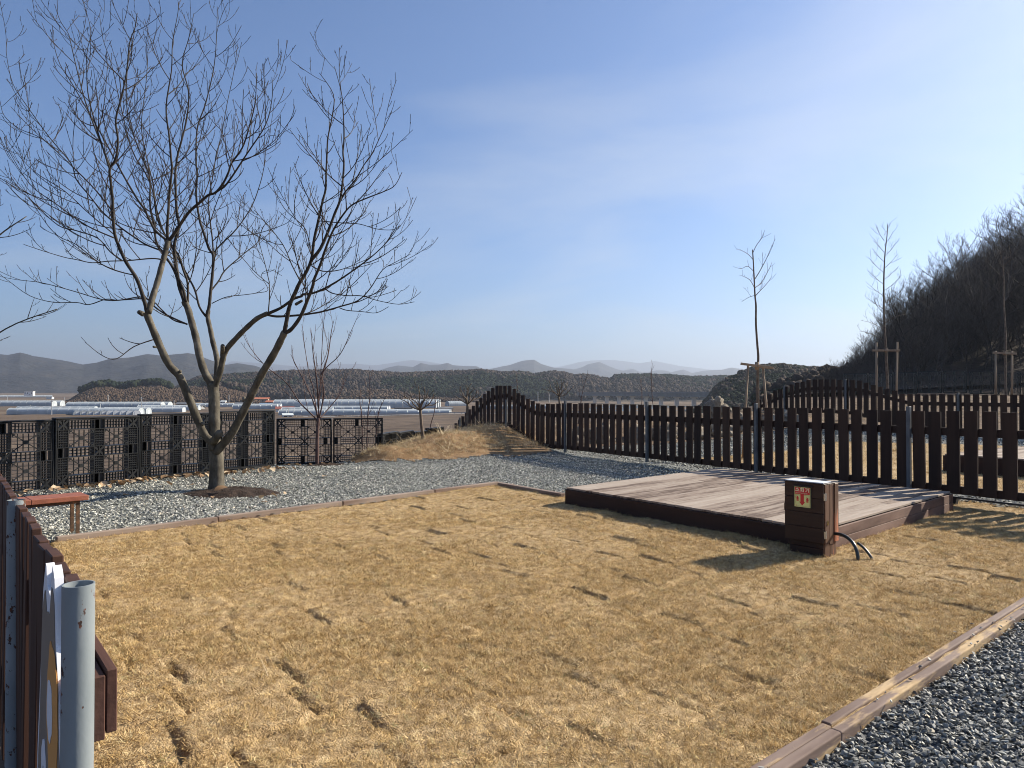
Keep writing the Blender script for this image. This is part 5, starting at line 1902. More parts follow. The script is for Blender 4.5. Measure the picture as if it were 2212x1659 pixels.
free_tree('staked_sapling', (b_.x, b_.y, z0), st2, 'slender feathery sapling between level stakes, standing out against the sky', 'saplings tied to wooden stakes', 'bark_sapling',
          (0.26, 0.5, 0.15, 0.12, (25, 50)), 0.007, 22, 0.004)
D = 33.0
stake_frame([((2151, 758), (2151, 850)), ((2186, 758), (2186, 850))], ((2145, 762), (2196, 764)), 'rightmost pale stakes with a level crossbar, before the dark wooded slope', D, 0.09)
b_ = P(2171, 850, D)
z0 = land1(b_.x, b_.y)
rv = HOR + (CAMZ - z0) * F / D
st3 = [([(2173, rv, D), (2172, 830, D), (2172, 770, D), (2172, 720, D), (2168, 650, D), (2168, 600, D), (2166, 565, D), (2175, 553, D)], 0.06, 0.014),
       ([(2166, 570, D), (2163, 555, D), (2160, 540, D)], 0.02, 0.006), ([(2170, 560, D), (2182, 552, D), (2180, 535, D), (2177, 528, D)], 0.016, 0.006), ([(2168, 575, D), (2185, 560, D - .3), (2198, 566, D - .5)], 0.014, 0.005)]
free_tree('staked_sapling', (b_.x, b_.y, z0), st3, 'rightmost thin sapling tied between stakes, dark wood behind it', 'saplings tied to wooden stakes', 'bark_sapling', (0.3, 0.5, 0.15, 0.12, (25, 50)), 0.009, 23, 0.005)

# a second leafless tree stands just outside the left edge; only its twigs reach in
nb = Vector((-9.9, 11.6, land1(-9.9, 11.6)))
nt_ = empty('bare_tree', nb, 0, 'neighbouring leafless tree whose twigs reach in from the left edge', 'tree')
rg = random.Random(77)
mb = MB()
pth = smooth_path([(Vector((0, 0, -0.1)), .15), (Vector((0.05, 0, 0.7)), .12), (Vector((0, 0, 1.3)), .11)], 4)
mb.tube([a for a, _ in pth], [b for _, b in pth], 12)
mb.build('trunk', M['bark'], nt_, True)
for dx, dy, dz, w in ((2.2, 0.4, 2.0, .04), (1.7, -0.7, 2.8, .045), (1.6, 0.5, 3.6, .05), (0.3, 1.4, 4.0, .05), (-0.8, -0.6, 4.2, .05), (-1.6, .6, 3.0, .045), (0.4, -1.6, 3.2, .04)):
    w *= 0.55
    e = Vector((dx, dy, 1.25 + dz))
    pth = smooth_path([(Vector((0, 0, 1.2)), w), (Vector((dx * .3, dy * .3, 1.2 + dz * .5)), w * .8), (Vector((dx * .65, dy * .65, 1.2 + dz * .85)), w * .5), (e, .008)], 5)
    mb = MB()
    mb.tube([a for a, _ in pth], [b for _, b in pth], 7)
    o = mb.build('limb', M['bark'], nt_, True)
    tm = MB()
    spawn(tm, pth, rg, 0.20, 0.7, 0.008, 0.003, 1, 0.5, upk=0.10)
    tm.build('twigs', M['twig'], o, True)

# ------------------------------------------------------------------ boulders of the next plot
import bmesh
from mathutils import noise as mnoise


def rock_mesh(seed, sx, sy, sz):
    bm = bmesh.new()
    bmesh.ops.create_icosphere(bm, subdivisions=4, radius=1)
    for v in bm.verts:
        c = v.co.normalized()
        k = 0.82 + 0.45 * mnoise.noise(c * 1.3 + Vector((seed, 0, 0))) + 0.22 * mnoise.noise(c * 3.1 + Vector((0, seed, 0))) + 0.09 * mnoise.noise(c * 7 + Vector((0, 0, seed)))
        cell = mnoise.voronoi(c * 1.7 + Vector((seed * 2, 1, 0)))[0]
        k -= 0.28 * cell[0]
        v.co = Vector((c.x * sx, c.y * sy, c.z * sz)) * k
    me = bpy.data.meshes.new('boulder')
    bm.to_mesh(me)
    bm.free()
    me.materials.append(M['rock'])
    me.polygons.foreach_set('use_smooth', [True] * len(me.polygons))
    o = inst('boulder', me)
    return o


bc = P(1545, 880, 24.8)
o = rock_mesh(2.3, 0.52, 0.42, 0.60)
o.location = (bc.x, bc.y, 1.08)
tag(o, 'large pale brown boulder rising above the near fence pickets', 'boulder')
rl = ['low boulder of the stone row seen left of the grey posts gap', 'low boulder in the stone row below the whip saplings', 'low boulder in the stone row behind the second fence bay',
      'low boulder in the stone row left of the big boulder', 'low boulder in the stone row under the big boulder', 'low boulder in the stone row right of the big boulder',
      'low boulder in the stone row behind the nearest sapling stakes', 'low boulder in the stone row toward the curved fence', 'last boulder of the stone row at the curved fence']
for k in range(9):
    q = FO + FD * (-1.55 + RNG.uniform(-.12, .12)) + FN * (1.3 + 1.22 * k)
    o = rock_mesh(5.1 + 1.7 * k, RNG.uniform(.55, .72), RNG.uniform(.36, .46), RNG.uniform(.40, .52))
    o.location = (q[0], q[1], land1(q[0], q[1]) + 0.12)
    o.rotation_euler = (0, 0, RNG.uniform(-.4, .4) + math.atan2(FN[1], FN[0]))
    tag(o, rl[k], 'boulder', 'boulders in the stone row')

# ------------------------------------------------------------------ woods on the slope at right


def bare_tree_mesh(seed, H, nbr=18, spread=0.40, r0=0.11, tw=0.009):
    rg = random.Random(seed)
    mb = MB()
    lean = Vector((rg.uniform(-.12, .12), rg.uniform(-.12, .12), 1)).normalized()
    path = []
    p, d = Vector((0, 0, -0.4)), lean.copy()
    n = 9
    for i in range(n + 1):
        path.append((p.copy(), r0 * (1 - 0.86 * i / n) + 0.008))
        d = (d + Vector((rg.gauss(0, .07), rg.gauss(0, .07), .05))).normalized()
        p = p + d * H / n
    mb.tube([a for a, _ in path], [b for _, b in path], 6, False)
    for k in range(nbr):
        t = 0.22 + 0.76 * (k + rg.random()) / nbr
        i = min(n - 1, int(t * n))
        p0 = path[i][0].lerp(path[i + 1][0], t * n - i)
        az = 2.4 * k + rg.uniform(-.5, .5)
        L = H * spread * (1.25 - 0.75 * t) * rg.uniform(.7, 1.2)
        d = Vector((math.cos(az), math.sin(az), rg.uniform(.45, 1.1))).normalized()
        q = [(p0, max(.018, path[i][1] * .55))]
        for j in range(5):
            d = (d + UP * 0.10 + Vector((rg.gauss(0, .12), rg.gauss(0, .12), rg.gauss(0, .10)))).normalized()
            q.append((q[-1][0] + d * L / 5, q[0][1] + (tw - q[0][1]) * (j + 1) / 5))
        mb.tube([a for a, _ in q], [b for _, b in q], 4, False)
        for j in range(9):
            tt = rg.uniform(.2, 1.0) * 5
            jj = min(4, int(tt))
            p1 = q[jj][0].lerp(q[jj + 1][0], tt - jj)
            dd = (d + Vector((rg.gauss(0, .7), rg.gauss(0, .7), rg.uniform(0, .8)))).normalized()
            l2 = L * rg.uniform(.22, .5)
            w = [(p1, tw * 1.15)]
            for m_ in range(3):
                dd = (dd + UP * .12 + Vector((rg.gauss(0, .15), rg.gauss(0, .15), rg.gauss(0, .12)))).normalized()
                w.append((w[-1][0] + dd * l2 / 3, tw * (1.1 - .2 * m_)))
            mb.tube([a for a, _ in w], [b for _, b in w], 3, False)
            for s_ in range(5):
                a0 = w[rg.randrange(1, 4)][0]
                d3 = (dd + Vector((rg.gauss(0, .6), rg.gauss(0, .6), rg.uniform(0, .6)))).normalized()
                mb.tube([a0, a0 + d3 * l2 * rg.uniform(.25, .5)], [tw * .8, tw * .6], 3, False)
    return mb.mesh('bare_tree', M['bark_forest'])


WOOD = [bare_tree_mesh(100 + k, 8.2 + 0.5 * k) for k in range(6)]
# leaf-litter slope under the trees
hx, hy = np.meshgrid(np.arange(14, 190, 2.0), np.arange(36, 175, 2.0))
hz = land(hx, hy) + 0.12 + (fbm(hx * .12, hy * .12, 3, 3) - .5) * 1.0 * sstep(40, 60, hy)
M['litter'] = mat_noise('dark leaf litter slope', [(0.3, (0.026, 0.019, 0.014)), (0.6, (0.062, 0.044, 0.030)), (0.8, (0.11, 0.08, 0.05))], 0.5, 0.95, 0.8, 4, rndoff=False, bdist=0.15)
hm = (hx[:-1, :-1] - 0.45 * hy[:-1, :-1] > -4.5) & (hy[:-1, :-1] > 40)
tag(inst('wooded_slope', grid_mesh('wooded_slope', hx, hy, hz, M['litter'], True, hm)), kind='structure')
wr = random.Random(31)
SKYLINE = [(1700, 835), (1780, 803), (1830, 762), (1880, 715), (1930, 648), (1975, 602), (2030, 555), (2080, 515), (2130, 488), (2212, 450), (2320, 410), (2600, 345)]
cnt = 0
pts_w = []
tries = 0
while cnt < 290 and tries < 30000:
    tries += 1
    y = wr.uniform(46, 125)
    x = 0.45 * y + wr.uniform(-2.2, 46) * (y / 100)
    g_ = land1(x, y)
    if x / y > 0.80 or g_ < 0:
        continue
    if any((x - a) ** 2 + (y - b) ** 2 < 2.2 ** 2 for a, b in pts_w):
        continue
    vt = np.interp(x / y * F + CX, [q[0] for q in SKYLINE], [q[1] for q in SKYLINE])
    room = CAMZ + (HOR - vt) / F * y - g_
    if room < 2.2:
        continue
    sc = min(wr.uniform(0.78, 1.15), room / 10.6 * wr.uniform(0.75, 1.05))
    pts_w.append((x, y))
    o = inst('forest_tree', WOOD[cnt % 6], None, (x, y, g_), (wr.uniform(-.08, .08), wr.uniform(-.08, .08), wr.uniform(0, 6.28)), (sc, sc, sc * wr.uniform(.9, 1.05)))
    tag(o, 'leafless dark tree in the crowded wood on the slope at right', 'tree', 'leafless trees on the wooded slope')
    cnt += 1
bq, bs = [], []
while len(bq) < 1500:
    y = wr.uniform(44, 128)
    x = 0.45 * y + wr.uniform(-3.2, 50) * (y / 100)
    g_ = land1(x, y)
    if x / y < 0.82 and g_ > 0:
        vt = np.interp(x / y * F + CX, [q[0] for q in SKYLINE], [q[1] for q in SKYLINE])
        room = CAMZ + (HOR - vt) / F * y - g_
        if room > 1.0:
            bq.append((x, y))
            bs.append(min(wr.uniform(0.22, 0.60), room / 10.6 * 0.5))
bq = np.array(bq)
scatter('woodland_brush', np.c_[bq, land(bq[:, 0], bq[:, 1])], np.c_[NR.normal(0, .12, (len(bq), 2)), NR.random(len(bq)) * 6.28],
        np.array(bs), WOOD)

# ------------------------------------------------------------------ far hills, woods and mountains


def crown_mesh(seed, mat, pine):
    rg = random.Random(seed)
    mb_all = bmesh.new()
    n = 4 if pine else 3
    for k in range(n):
        bm = bmesh.new()
        bmesh.ops.create_icosphere(bm, subdivisions=2, radius=1)
        c = Vector((rg.uniform(-.3, .3), rg.uniform(-.3, .3), (0.55 + 0.28 * k / n * 1.6) if pine else rg.uniform(.45, .75)))
        r = (0.42 - 0.07 * k) if pine else rg.uniform(.28, .42)
        for v in bm.verts:
            d = v.co.normalized()
            kk = 1 + 0.55 * mnoise.noise(d * 2.6 + Vector((seed * 3.1 + k, 0, 0))) + 0.35 * mnoise.noise(d * 6 + Vector((0, seed + k, 0)))
            v.co = c + Vector((d.x * r * kk * .85, d.y * r * kk * .85, d.z * r * kk * (0.85 if pine else 1.25)))
        me = bpy.data.meshes.new('t')
        bm.to_mesh(me)
        bm.free()
        mb_all.from_mesh(me)
        bpy.data.meshes.remove(me)
    me = bpy.data.meshes.new('crown')
    mb_all.to_mesh(me)
    mb_all.free()
    me.materials.append(mat)
    me.polygons.foreach_set('use_smooth', [True] * len(me.polygons))
    return me


M['pine'] = mat_random('pine crown', [(0.0, (0.012, 0.018, 0.011)), (0.5, (0.019, 0.027, 0.015)), (1.0, (0.030, 0.036, 0.019))], 0.95, 0.05, nscale=6, namt=0.3)
M['bare_crown'] = mat_random('leafless crown', [(0.0, (0.036, 0.029, 0.024)), (0.5, (0.056, 0.044, 0.036)), (1.0, (0.085, 0.066, 0.051))], 0.95, 0.05, nscale=6, namt=0.3)
M['scrub'] = mat_random('leafless scrub', [(0.0, (0.070, 0.048, 0.033)), (0.5, (0.095, 0.066, 0.046)), (1.0, (0.125, 0.09, 0.062))], 0.95, 0.05, nscale=6, namt=0.3)
SCRUB = [crown_mesh(30 + k, M['scrub'], False) for k in range(4)]
PINES = [crown_mesh(k, M['pine'], True) for k in range(4)]
BARES = [crown_mesh(20 + k, M['bare_crown'], False) for k in range(4)]
M['hill'] = mat_noise('hill floor', [(0.3, (0.045, 0.035, 0.025)), (0.6, (0.085, 0.065, 0.045)), (0.8, (0.15, 0.11, 0.07))], 0.03, 0.95, rndoff=False)
M['scrub_hill'] = mat_noise('scrub hill floor', [(0.3, (0.10, 0.07, 0.045)), (0.6, (0.17, 0.12, 0.075)), (0.8, (0.28, 0.21, 0.13))], 0.05, 0.95, rndoff=False)
M['mountain'] = mat_noise('mountain forest', [(0.32, (0.008, 0.011, 0.012)), (0.5, (0.018, 0.020, 0.020)), (0.68, (0.040, 0.037, 0.032))], 0.013, 0.95, 0.6, 0.05, detail=10, rndoff=False, bdist=12)


def ridge(name, prof, yc, y0, y1, base, mat, amp=0.0, off=0.0, nu=160, nv=26, seed=1, pw=1.0):
    us = np.linspace(prof[0][0], prof[-1][0], nu)
    vs = np.interp(us, [p[0] for p in prof], [p[1] for p in prof])
    k = (us - CX) / F
    zt = CAMZ + (HOR - vs) / F * yc - off
    ts = np.concatenate([np.linspace(y0, yc, nv * 2 // 3), np.linspace(yc, y1, nv // 3)[1:]])
    U, Y = np.meshgrid(k, ts, indexing='ij')

    def f(U_, Y_):
        z_top = np.interp(U_, k, zt)
        # ends sink to the base
        sh = np.where(Y_ < yc, np.sin(np.clip((Y_ - y0) / (yc - y0), 0, 1) * np.pi / 2) ** pw, np.clip((y1 - Y_) / (y1 - yc), 0, 1))
        x_ = U_ * Y_
        z = base + (z_top - base) * sh
        if amp:
            z = z + (fbm(x_ / amp / 5 + seed, Y_ / amp / 8, 4, seed) - 0.5) * 2 * amp * np.sin(np.clip(sh, 0, 1) * np.pi * 0.93 + 0.1) * np.clip((z_top - base) / 30, 0, 1)
        return z
    Z = f(U, Y)
    o = inst(name, grid_mesh(name, U * Y, Y, Z, mat))
    tag(o, kind='structure')
    return f, (k[0], k[-1])


def wood(name, f, kr, ya, yb, n, sizes, pine_frac, seed, kfun=None, BARES=BARES):
    rg = np.random.default_rng(seed)
    k = rg.uniform(kr[0], kr[1], n * 2)
    y = np.sqrt(rg.uniform(ya ** 2, yb ** 2, n * 2))
    z = f(k, y)
    x = k * y
    ok = rg.random(n * 2) < 0.55 + 0.0 * x
    if kfun is not None:
        ok &= kfun(k, y, z)
    x, y, z = x[ok][:n], y[ok][:n], z[ok][:n]
    pf = 1.6 * fbm(x / 120 + seed, y / 160, 3, seed) + rg.normal(0, .10, len(x))
    isp = pf > np.quantile(pf, 1 - pine_frac) if len(pf) else pf > 0
    if pine_frac == 0:
        isp[:] = False
    for nm, sel, var in ((name + '_pines', isp, PINES), (name, ~isp, BARES)):
        if sel.sum() == 0:
            continue
        m = int(sel.sum())
        scatter(nm, np.c_[x[sel], y[sel], z[sel] - 0.5], np.c_[rg.normal(0, .08, (m, 2)), rg.random(m) * 6.28], rg.uniform(*sizes, m), var)


# wooded ridge across the valley
prof = [(330, 852), (380, 838), (420, 820), (440, 812), (480, 811), (560, 805), (640, 803), (700, 801), (760, 800), (800, 803), (870, 808), (906, 806), (960, 804), (1000, 803), (1040, 800), (1080, 806), (1097, 805), (1122, 803),
        (1154, 810), (1194, 803), (1236, 810), (1280, 813), (1320, 820), (1330, 810), (1390, 809), (1444, 810), (1494, 815), (1568, 813), (1640, 818), (1760, 830)]
f, kr = ridge('wooded_ridge', prof, 1350, 1010, 1800, -10, M['hill'], 7, 7.0, 220, 40, 3)
wood('ridge_wood', f, kr, 1025, 1375, 17000, (5.5, 9.5), 0.42, 3)
# nearer spurs at the foot of the ridge
prof = [(640, 868), (690, 858), (760, 846), (800, 842), (840, 843), (880, 850), (930, 858), (990, 862), (1060, 860), (1110, 866)]
f, kr = ridge('grassy_spur', prof, 1000, 930, 1120, -11, M['scrub_hill'], 3, 2.0, 80, 20, 5)
wood('spur_scrub', f, kr, 940, 1000, 1100, (1.5, 4.0), 0.03, 5, BARES=SCRUB)
# scrub hill with pine groves at left
prof = [(110, 868), (150, 856), (175, 840), (200, 829), (235, 825), (262, 832), (290, 826), (345, 822), (370, 832), (420, 826), (470, 824), (520, 836), (560, 850)]
f, kr = ridge('scrub_hill', prof, 950, 770, 1150, -10.5, M['scrub_hill'], 4, 7.5, 120, 30, 7)
wood('scrub_thicket', f, kr, 785, 960, 8000, (1.4, 3.2), 0.0, 7, BARES=SCRUB)
wood('hilltop_pine', f, kr, 905, 975, 420, (7.0, 11.5), 0.75, 9, lambda k, y, z: (np.abs(k - (225 - CX) / F) < 0.033) | (np.abs(k - (322 - CX) / F) < 0.030) | (k > (440 - CX) / F))
# pine hill by the river at right of centre
prof = [(1495, 892), (1520, 872), (1535, 852), (1550, 832), (1575, 814), (1605, 800), (1640, 789), (1690, 785), (1740, 790), (1800, 795), (1880, 800), (2000, 806), (2200, 820)]
f, kr = ridge('pine_hill', prof, 470, 385, 640, -11, M['litter'], 4, 5.0, 110, 30, 9)
wood('pine_hill_wood', f, kr, 386, 478, 7500, (2.6, 5.4), 0.6, 13)
prof = [(1640, 850), (1720, 822), (1790, 802), (1830, 796), (1900, 790), (2100, 790)]
f, kr = ridge('wooded_foot', prof, 190, 150, 260, -9, M['litter'], 2, 4.0, 60, 20, 11)
wood('foot_wood', f, kr, 150, 200, 1300, (3.0, 5.5), 0.15, 15)
# mountains
ridge('mountain_range', [(-260, 800), (-120, 775), (-40, 772), (0, 767), (17, 768), (43, 763), (57, 766), (73, 771), (132, 780), (179, 789), (208, 785), (240, 775), (278, 774), (318, 767), (347, 770), (405, 765), (427, 769), (444, 776), (459, 781),
                         (487, 789), (512, 786), (552, 792), (580, 802), (640, 822), (720, 845)], 3600, 2500, 5000, -8, M['mountain'], 26, 0, 260, 60, 3, 0.9)
ridge('mountain_range', [(740, 845), (798, 807), (812, 803), (840, 794), (860, 790), (892, 793), (909, 784), (927, 788), (949, 788), (967, 784), (979, 789), (1001, 791), (1030, 792), (1040, 797), (1054, 799), (1085, 792), (1097, 790), (1129, 780),
                         (1154, 778), (1169, 787), (1196, 794), (1233, 798), (1290, 806), (1380, 820), (1480, 845)], 6400, 5000, 8000, -8, M['mountain'], 34, 0, 240, 40, 5, 0.9)
ridge('mountain_range', [(1120, 840), (1221, 803), (1240, 798), (1258, 793), (1270, 787), (1295, 782), (1308, 788), (1333, 798), (1345, 801), (1367, 797), (1385, 805), (1400, 804), (1419, 800), (1437, 800), (1450, 804), (1476, 798), (1495, 806), (1520, 801),
                         (1543, 799), (1560, 799), (1580, 794), (1593, 796), (1660, 802), (1760, 806), (1900, 815), (2200, 830)], 7600, 6600, 9400, -8, M['mountain'], 30, 0, 240, 40, 9, 0.9)
ridge('mountain_range', [(420, 830), (498, 781), (552, 784), (640, 792), (713, 787), (772, 786), (810, 790), (860, 782), (891, 778), (940, 784), (1000, 792), (1100, 800), (1160, 800), (1208, 793), (1250, 783), (1280, 779), (1325, 778), (1382, 785), (1414, 780),
                         (1469, 791), (1506, 795), (1543, 800), (1650, 806), (1800, 810)], 15000, 12500, 18000, -8, M['mountain'], 50, 0, 240, 30, 13, 0.9)

# ------------------------------------------------------------------ the valley: river, road, bridge, greenhouses, houses, poles
M['water'] = mat_flat('pale river water', (0.16, 0.18, 0.19), 0.12)
wp = [P(1240, 890, 430), P(1560, 892, 420), P(1600, 878, 600), P(1300, 877, 640)]
mb = MB()
mb.add([(a.x, a.y, -9.2) for a in wp], [(0, 1, 2, 3)])
tag(mb.build('river', M['water']), kind='structure')

M['concrete'] = mat_noise('pale concrete', [(0.3, (0.42, 0.41, 0.39)), (0.7, (0.56, 0.55, 0.52))], 0.4, 0.8, rndoff=False)
M['deck_grey'] = mat_noise('bridge girder', [(0.3, (0.12, 0.12, 0.12)), (0.7, (0.19, 0.185, 0.18))], 0.2, 0.8, rndoff=False)
bl, br_ = P(1255, 852, 930), P(1590, 852, 560)
bl.z = br_.z = 0
bd_ = br_ - bl
bridge = empty('road_bridge', (bl.x, bl.y, -10), math.atan2(bd_.y, bd_.x), 'long low viaduct on pale concrete piers crossing the river beyond the fence', 'bridge')
LB = bd_.length
mb = MB()
mb.box(0, LB, -5, 5, 8.7, 11.6)
mb.build('girder', M['deck_grey'], bridge)
mb = MB()
mb.box(0, LB, -5.5, 5.5, 11.61, 12.0)
mb.build('deck_slab', M['deck_grey'], bridge)
for y in (-5.4, 5.2):
    mb = MB()
    mb.box(0, LB, y, y + 0.2, 12.01, 13.1)
    mb.build('parapet', M['deck_grey'], bridge)
for u in (1285, 1311, 1337, 1366, 1395, 1428, 1462, 1499, 1540):
    k = (u - CX) / F
    t = (k * bl.y - bl.x) / (bd_.x - k * bd_.y)
    x = LB * t
    mb = MB()
    mb.box(x - 0.75, x + 0.75, -1.9, 1.9, -2, 7.4)
    mb.build('pier', M['concrete'], bridge)
    mb = MB()
    mb.box(x - 0.9, x + 0.9, -3.2, 3.2, 7.41, 8.69)
    mb.build('pier_cap', M['concrete'], bridge)

M['film'] = mat_noise('greenhouse film', [(0.3, (0.29, 0.325, 0.34)), (0.7, (0.42, 0.455, 0.465))], 0.25, 0.75, rnd=0.3, spec=0.15)
M['film_white'] = mat_noise('white greenhouse film', [(0.3, (0.55, 0.58, 0.60)), (0.7, (0.68, 0.70, 0.71))], 0.3, 0.5)
M['hoop'] = mat_flat('hoop steel', (0.45, 0.47, 0.48), 0.4, 0.5)
GZB = -9.6


def at(u, vbase, z=GZB):
    d = (CAMZ - z) * F / (vbase - HOR)
    return Vector(((u - CX) / F * d, d, 0)), d


def tunnel(a, b, w, h, label, group, white=False, hoops=9):
    """a polytunnel from a to b (plan)"""
    a, b = Vector((a[0], a[1], 0)), Vector((b[0], b[1], 0))
    d = b - a
    L = d.length
    z0 = land1((a.x + b.x) / 2, (a.y + b.y) / 2)
    z0 = max(z0, GZB - 0.6)
    root = empty('greenhouse_tunnel', (a.x, a.y, z0), math.atan2(d.y, d.x), label, 'greenhouse', group)
    n = 14
    prof_ = [(-w / 2, 0)] + [(-w / 2 * math.cos(t), h * 0.38 + h * 0.62 * math.sin(t)) for t in np.linspace(0, math.pi, n)] + [(w / 2, 0)]
    mb = MB()
    m = len(prof_)
    vs = [(0, y, z) for y, z in prof_] + [(L, y, z) for y, z in prof_]
    mb.add(vs, [(i, i + 1, m + i + 1, m + i) for i in range(m - 1)])
    mb.build('film_skin', M['film'], root, True)
    for x, s_ in ((-0.02, 1), (L + 0.02, -1)):
        mb = MB()
        q = [(x, y * 0.995, z * 0.995) for y, z in prof_]
        mb.add(q, [tuple(range(m))])
        e = mb.build('end_wall', M['film_white'] if white else M['film'], root)
        mb = MB()
        mb.box(x - 0.03, x + 0.03, -0.9, 0.9, 0, min(2.0, h * .7))
        mb.build('door', M['film_white'], e)
    mb = MB()
    for k in range(hoops + 1):
        x = L * k / hoops
        mb.tube([(x, y * 1.01, z * 1.01 + 0.01) for y, z in prof_], [0.06] * m, 4, False)
    mb.build('hoop_ribs', M['hoop'], root)
    return root


rows = [(300, 420, 887, 8, 2, 'pale tunnel greenhouse behind the left limb of the big tree'), (505, 600, 884, 8, 2, 'pale tunnel greenhouse between trunk and right limb of the big tree'), (610, 720, 893.5, 9, 1, 'tunnel greenhouse behind the shrub tree, between the two nearest rows'), (24, 306, 896, 10, 2, 'long bluish tunnel greenhouse just above the tall pallets at left'), (150, 352, 883.5, 11, 2, 'long grey tunnel greenhouse behind the big tree limbs at left'),
        (40, 208, 886.5, 6, 1, 'low long tunnel greenhouse above the nearest bluish one at left'), (228, 398, 891.5, 8, 1, 'tunnel greenhouse crossing behind the big tree trunk'),
        (-20, 118, 877, 9, 2, 'far pale tunnel greenhouse at the left edge'), (-10, 113, 861, 3.2, 1, 'very distant flat greenhouse strip at the left'),
        (595, 943, 881.5, 13, 3, 'longest pale tunnel greenhouse across the valley centre'), (650, 838, 889, 8, 2, 'tunnel greenhouse in the middle row behind the shrub tree'),
        (605, 735, 898.5, 9, 2, 'tunnel greenhouse nearest the brown field, left one'), (722, 972, 898.5, 9, 2, 'long tunnel greenhouse nearest the brown field, right one'),
        (966, 1004, 877.5, 8, 2, 'short pale greenhouse left of the stepped fence pickets'), (410, 505, 879, 6, 1, 'small tunnel greenhouse seen between the tree limbs'), (1030, 1180, 884, 6, 2, 'pale greenhouse seen through the upper pickets')]
for u0, u1, vb, hp, npar, lab in rows:
    a, d = at(u0, vb)
    b, d2_ = at(u1, vb - 0.35)
    h = hp * d / F * 1.38
    w = max(6.0, h * 2.0)
    for j in range(npar):
        off = Vector((0.0, w * 1.12 * j, 0))
        tunnel(a + off, b + off, w, h, lab if j == 0 else (lab + (', one behind it' if j == 1 else ', two behind it')), 'tunnel greenhouses in the valley', u0 in (605, 650), max(8, int((b - a).length / 5)))
# a block of tunnels whose gable ends face us
for k in range(10):
    a, d = at(168 + 14.2 * k, 897.5)
    b = a + Vector((-26, 36, 0))
    tunnel(a, b, 3.5, 2.35, 'small tunnel greenhouse with its white arched end in the row above the pallets' if k > 4 else 'small tunnel greenhouse with a bluish arched end left in the row above the pallets',
           'gable ended tunnels at left' if k > 4 else 'bluish gable ended tunnels at left', k > 4, 6)

M['wall_white'] = mat_noise('white house wall', [(0.3, (0.66, 0.65, 0.62)), (0.7, (0.78, 0.77, 0.74))], 0.5, 0.8)
M['wall_tan'] = mat_noise('tan house wall', [(0.3, (0.30, 0.235, 0.17)), (0.7, (0.40, 0.32, 0.24))], 0.5, 0.85)
M['wall_grey'] = mat_noise('grey house wall', [(0.3, (0.20, 0.20, 0.20)), (0.7, (0.30, 0.30, 0.29))], 0.5, 0.85)
M['roof_red'] = mat_noise('red roof', [(0.3, (0.22, 0.075, 0.055)), (0.7, (0.30, 0.105, 0.08))], 0.6, 0.7)
M['roof_orange'] = mat_noise('orange roof', [(0.3, (0.38, 0.12, 0.06)), (0.7, (0.48, 0.17, 0.09))], 0.6, 0.7)
M['roof_blue'] = mat_noise('blue roof', [(0.3, (0.13, 0.22, 0.33)), (0.7, (0.20, 0.30, 0.42))], 0.6, 0.6)
M['roof_grey'] = mat_noise('grey roof', [(0.3, (0.11, 0.115, 0.12)), (0.7, (0.20, 0.205, 0.21))], 0.6, 0.7)
M['roof_pale'] = mat_noise('pale roof', [(0.3, (0.50, 0.54, 0.53)), (0.7, (0.62, 0.66, 0.64))], 0.6, 0.6)
M['pane'] = mat_flat('dark window pane', (0.03, 0.035, 0.04), 0.15)


def house(u0, u1, vb, wall_px, roof_px, wall, roof, label, yaw=0.0, z=GZB, flat=False, name='house', cat='house', group='village houses in the valley'):
    a, d = at(u0, vb, z)
    b, _ = at(u1, vb, z)
    wd = (b - a).length
    dp_ = max(5.0, wd * 0.62)
    hw, hr = wall_px * d / F, roof_px * d / F
    c = (a + b) / 2
    root = empty(name, (c.x, c.y, z), yaw, label, cat, group)
    mb = MB()
    mb.box(-wd / 2, wd / 2, 0, dp_, -1.5, hw)
    if not flat:
        mb.add([(-wd / 2, 0, hw), (-wd / 2, dp_, hw), (-wd / 2, dp_ / 2, hw + hr * .92)], [(0, 2, 1)])
        mb.add([(wd / 2, 0, hw), (wd / 2, dp_, hw), (wd / 2, dp_ / 2, hw + hr * .92)], [(0, 1, 2)])
    w_ = mb.build('wall', M[wall], root)
    e = 0.06 * wd
    mb = MB()
    if flat:
        mb.box(-wd / 2 - e * .4, wd / 2 + e * .4, -.4, dp_ + .4, hw + .01, hw + max(.3, hr))
    else:
        for y0, y1 in ((-.6, dp_ / 2), (dp_ + .6, dp_ / 2)):
            sl = (hr) / (dp_ / 2)
            zl = hw - 0.6 * sl
            mb.add([(-wd / 2 - e, y0, zl), (wd / 2 + e, y0, zl), (wd / 2 + e, y1, hw + hr), (-wd / 2 - e, y1, hw + hr),
                    (-wd / 2 - e, y0, zl + .25), (wd / 2 + e, y0, zl + .25), (wd / 2 + e, y1, hw + hr + .25), (-wd / 2 - e, y1, hw + hr + .25)], BOXF)
    mb.build('roof', M[roof], root)
    nwin = max(2, int(wd / 3.5))
    for k in range(nwin):
        x = -wd / 2 + wd * (k + .5) / nwin
        mb = MB()
        if k == nwin // 2:
            mb.box(x - .5, x + .5, -.06, -.005, 0, min(2.1, hw * .8))
            mb.build('door', M['wall_grey'], root)
        else:
            mb.box(x - .7, x + .7, -.05, -.005, hw * .38, hw * .78)
            mb.build('window', M['pane'], root)
    return root


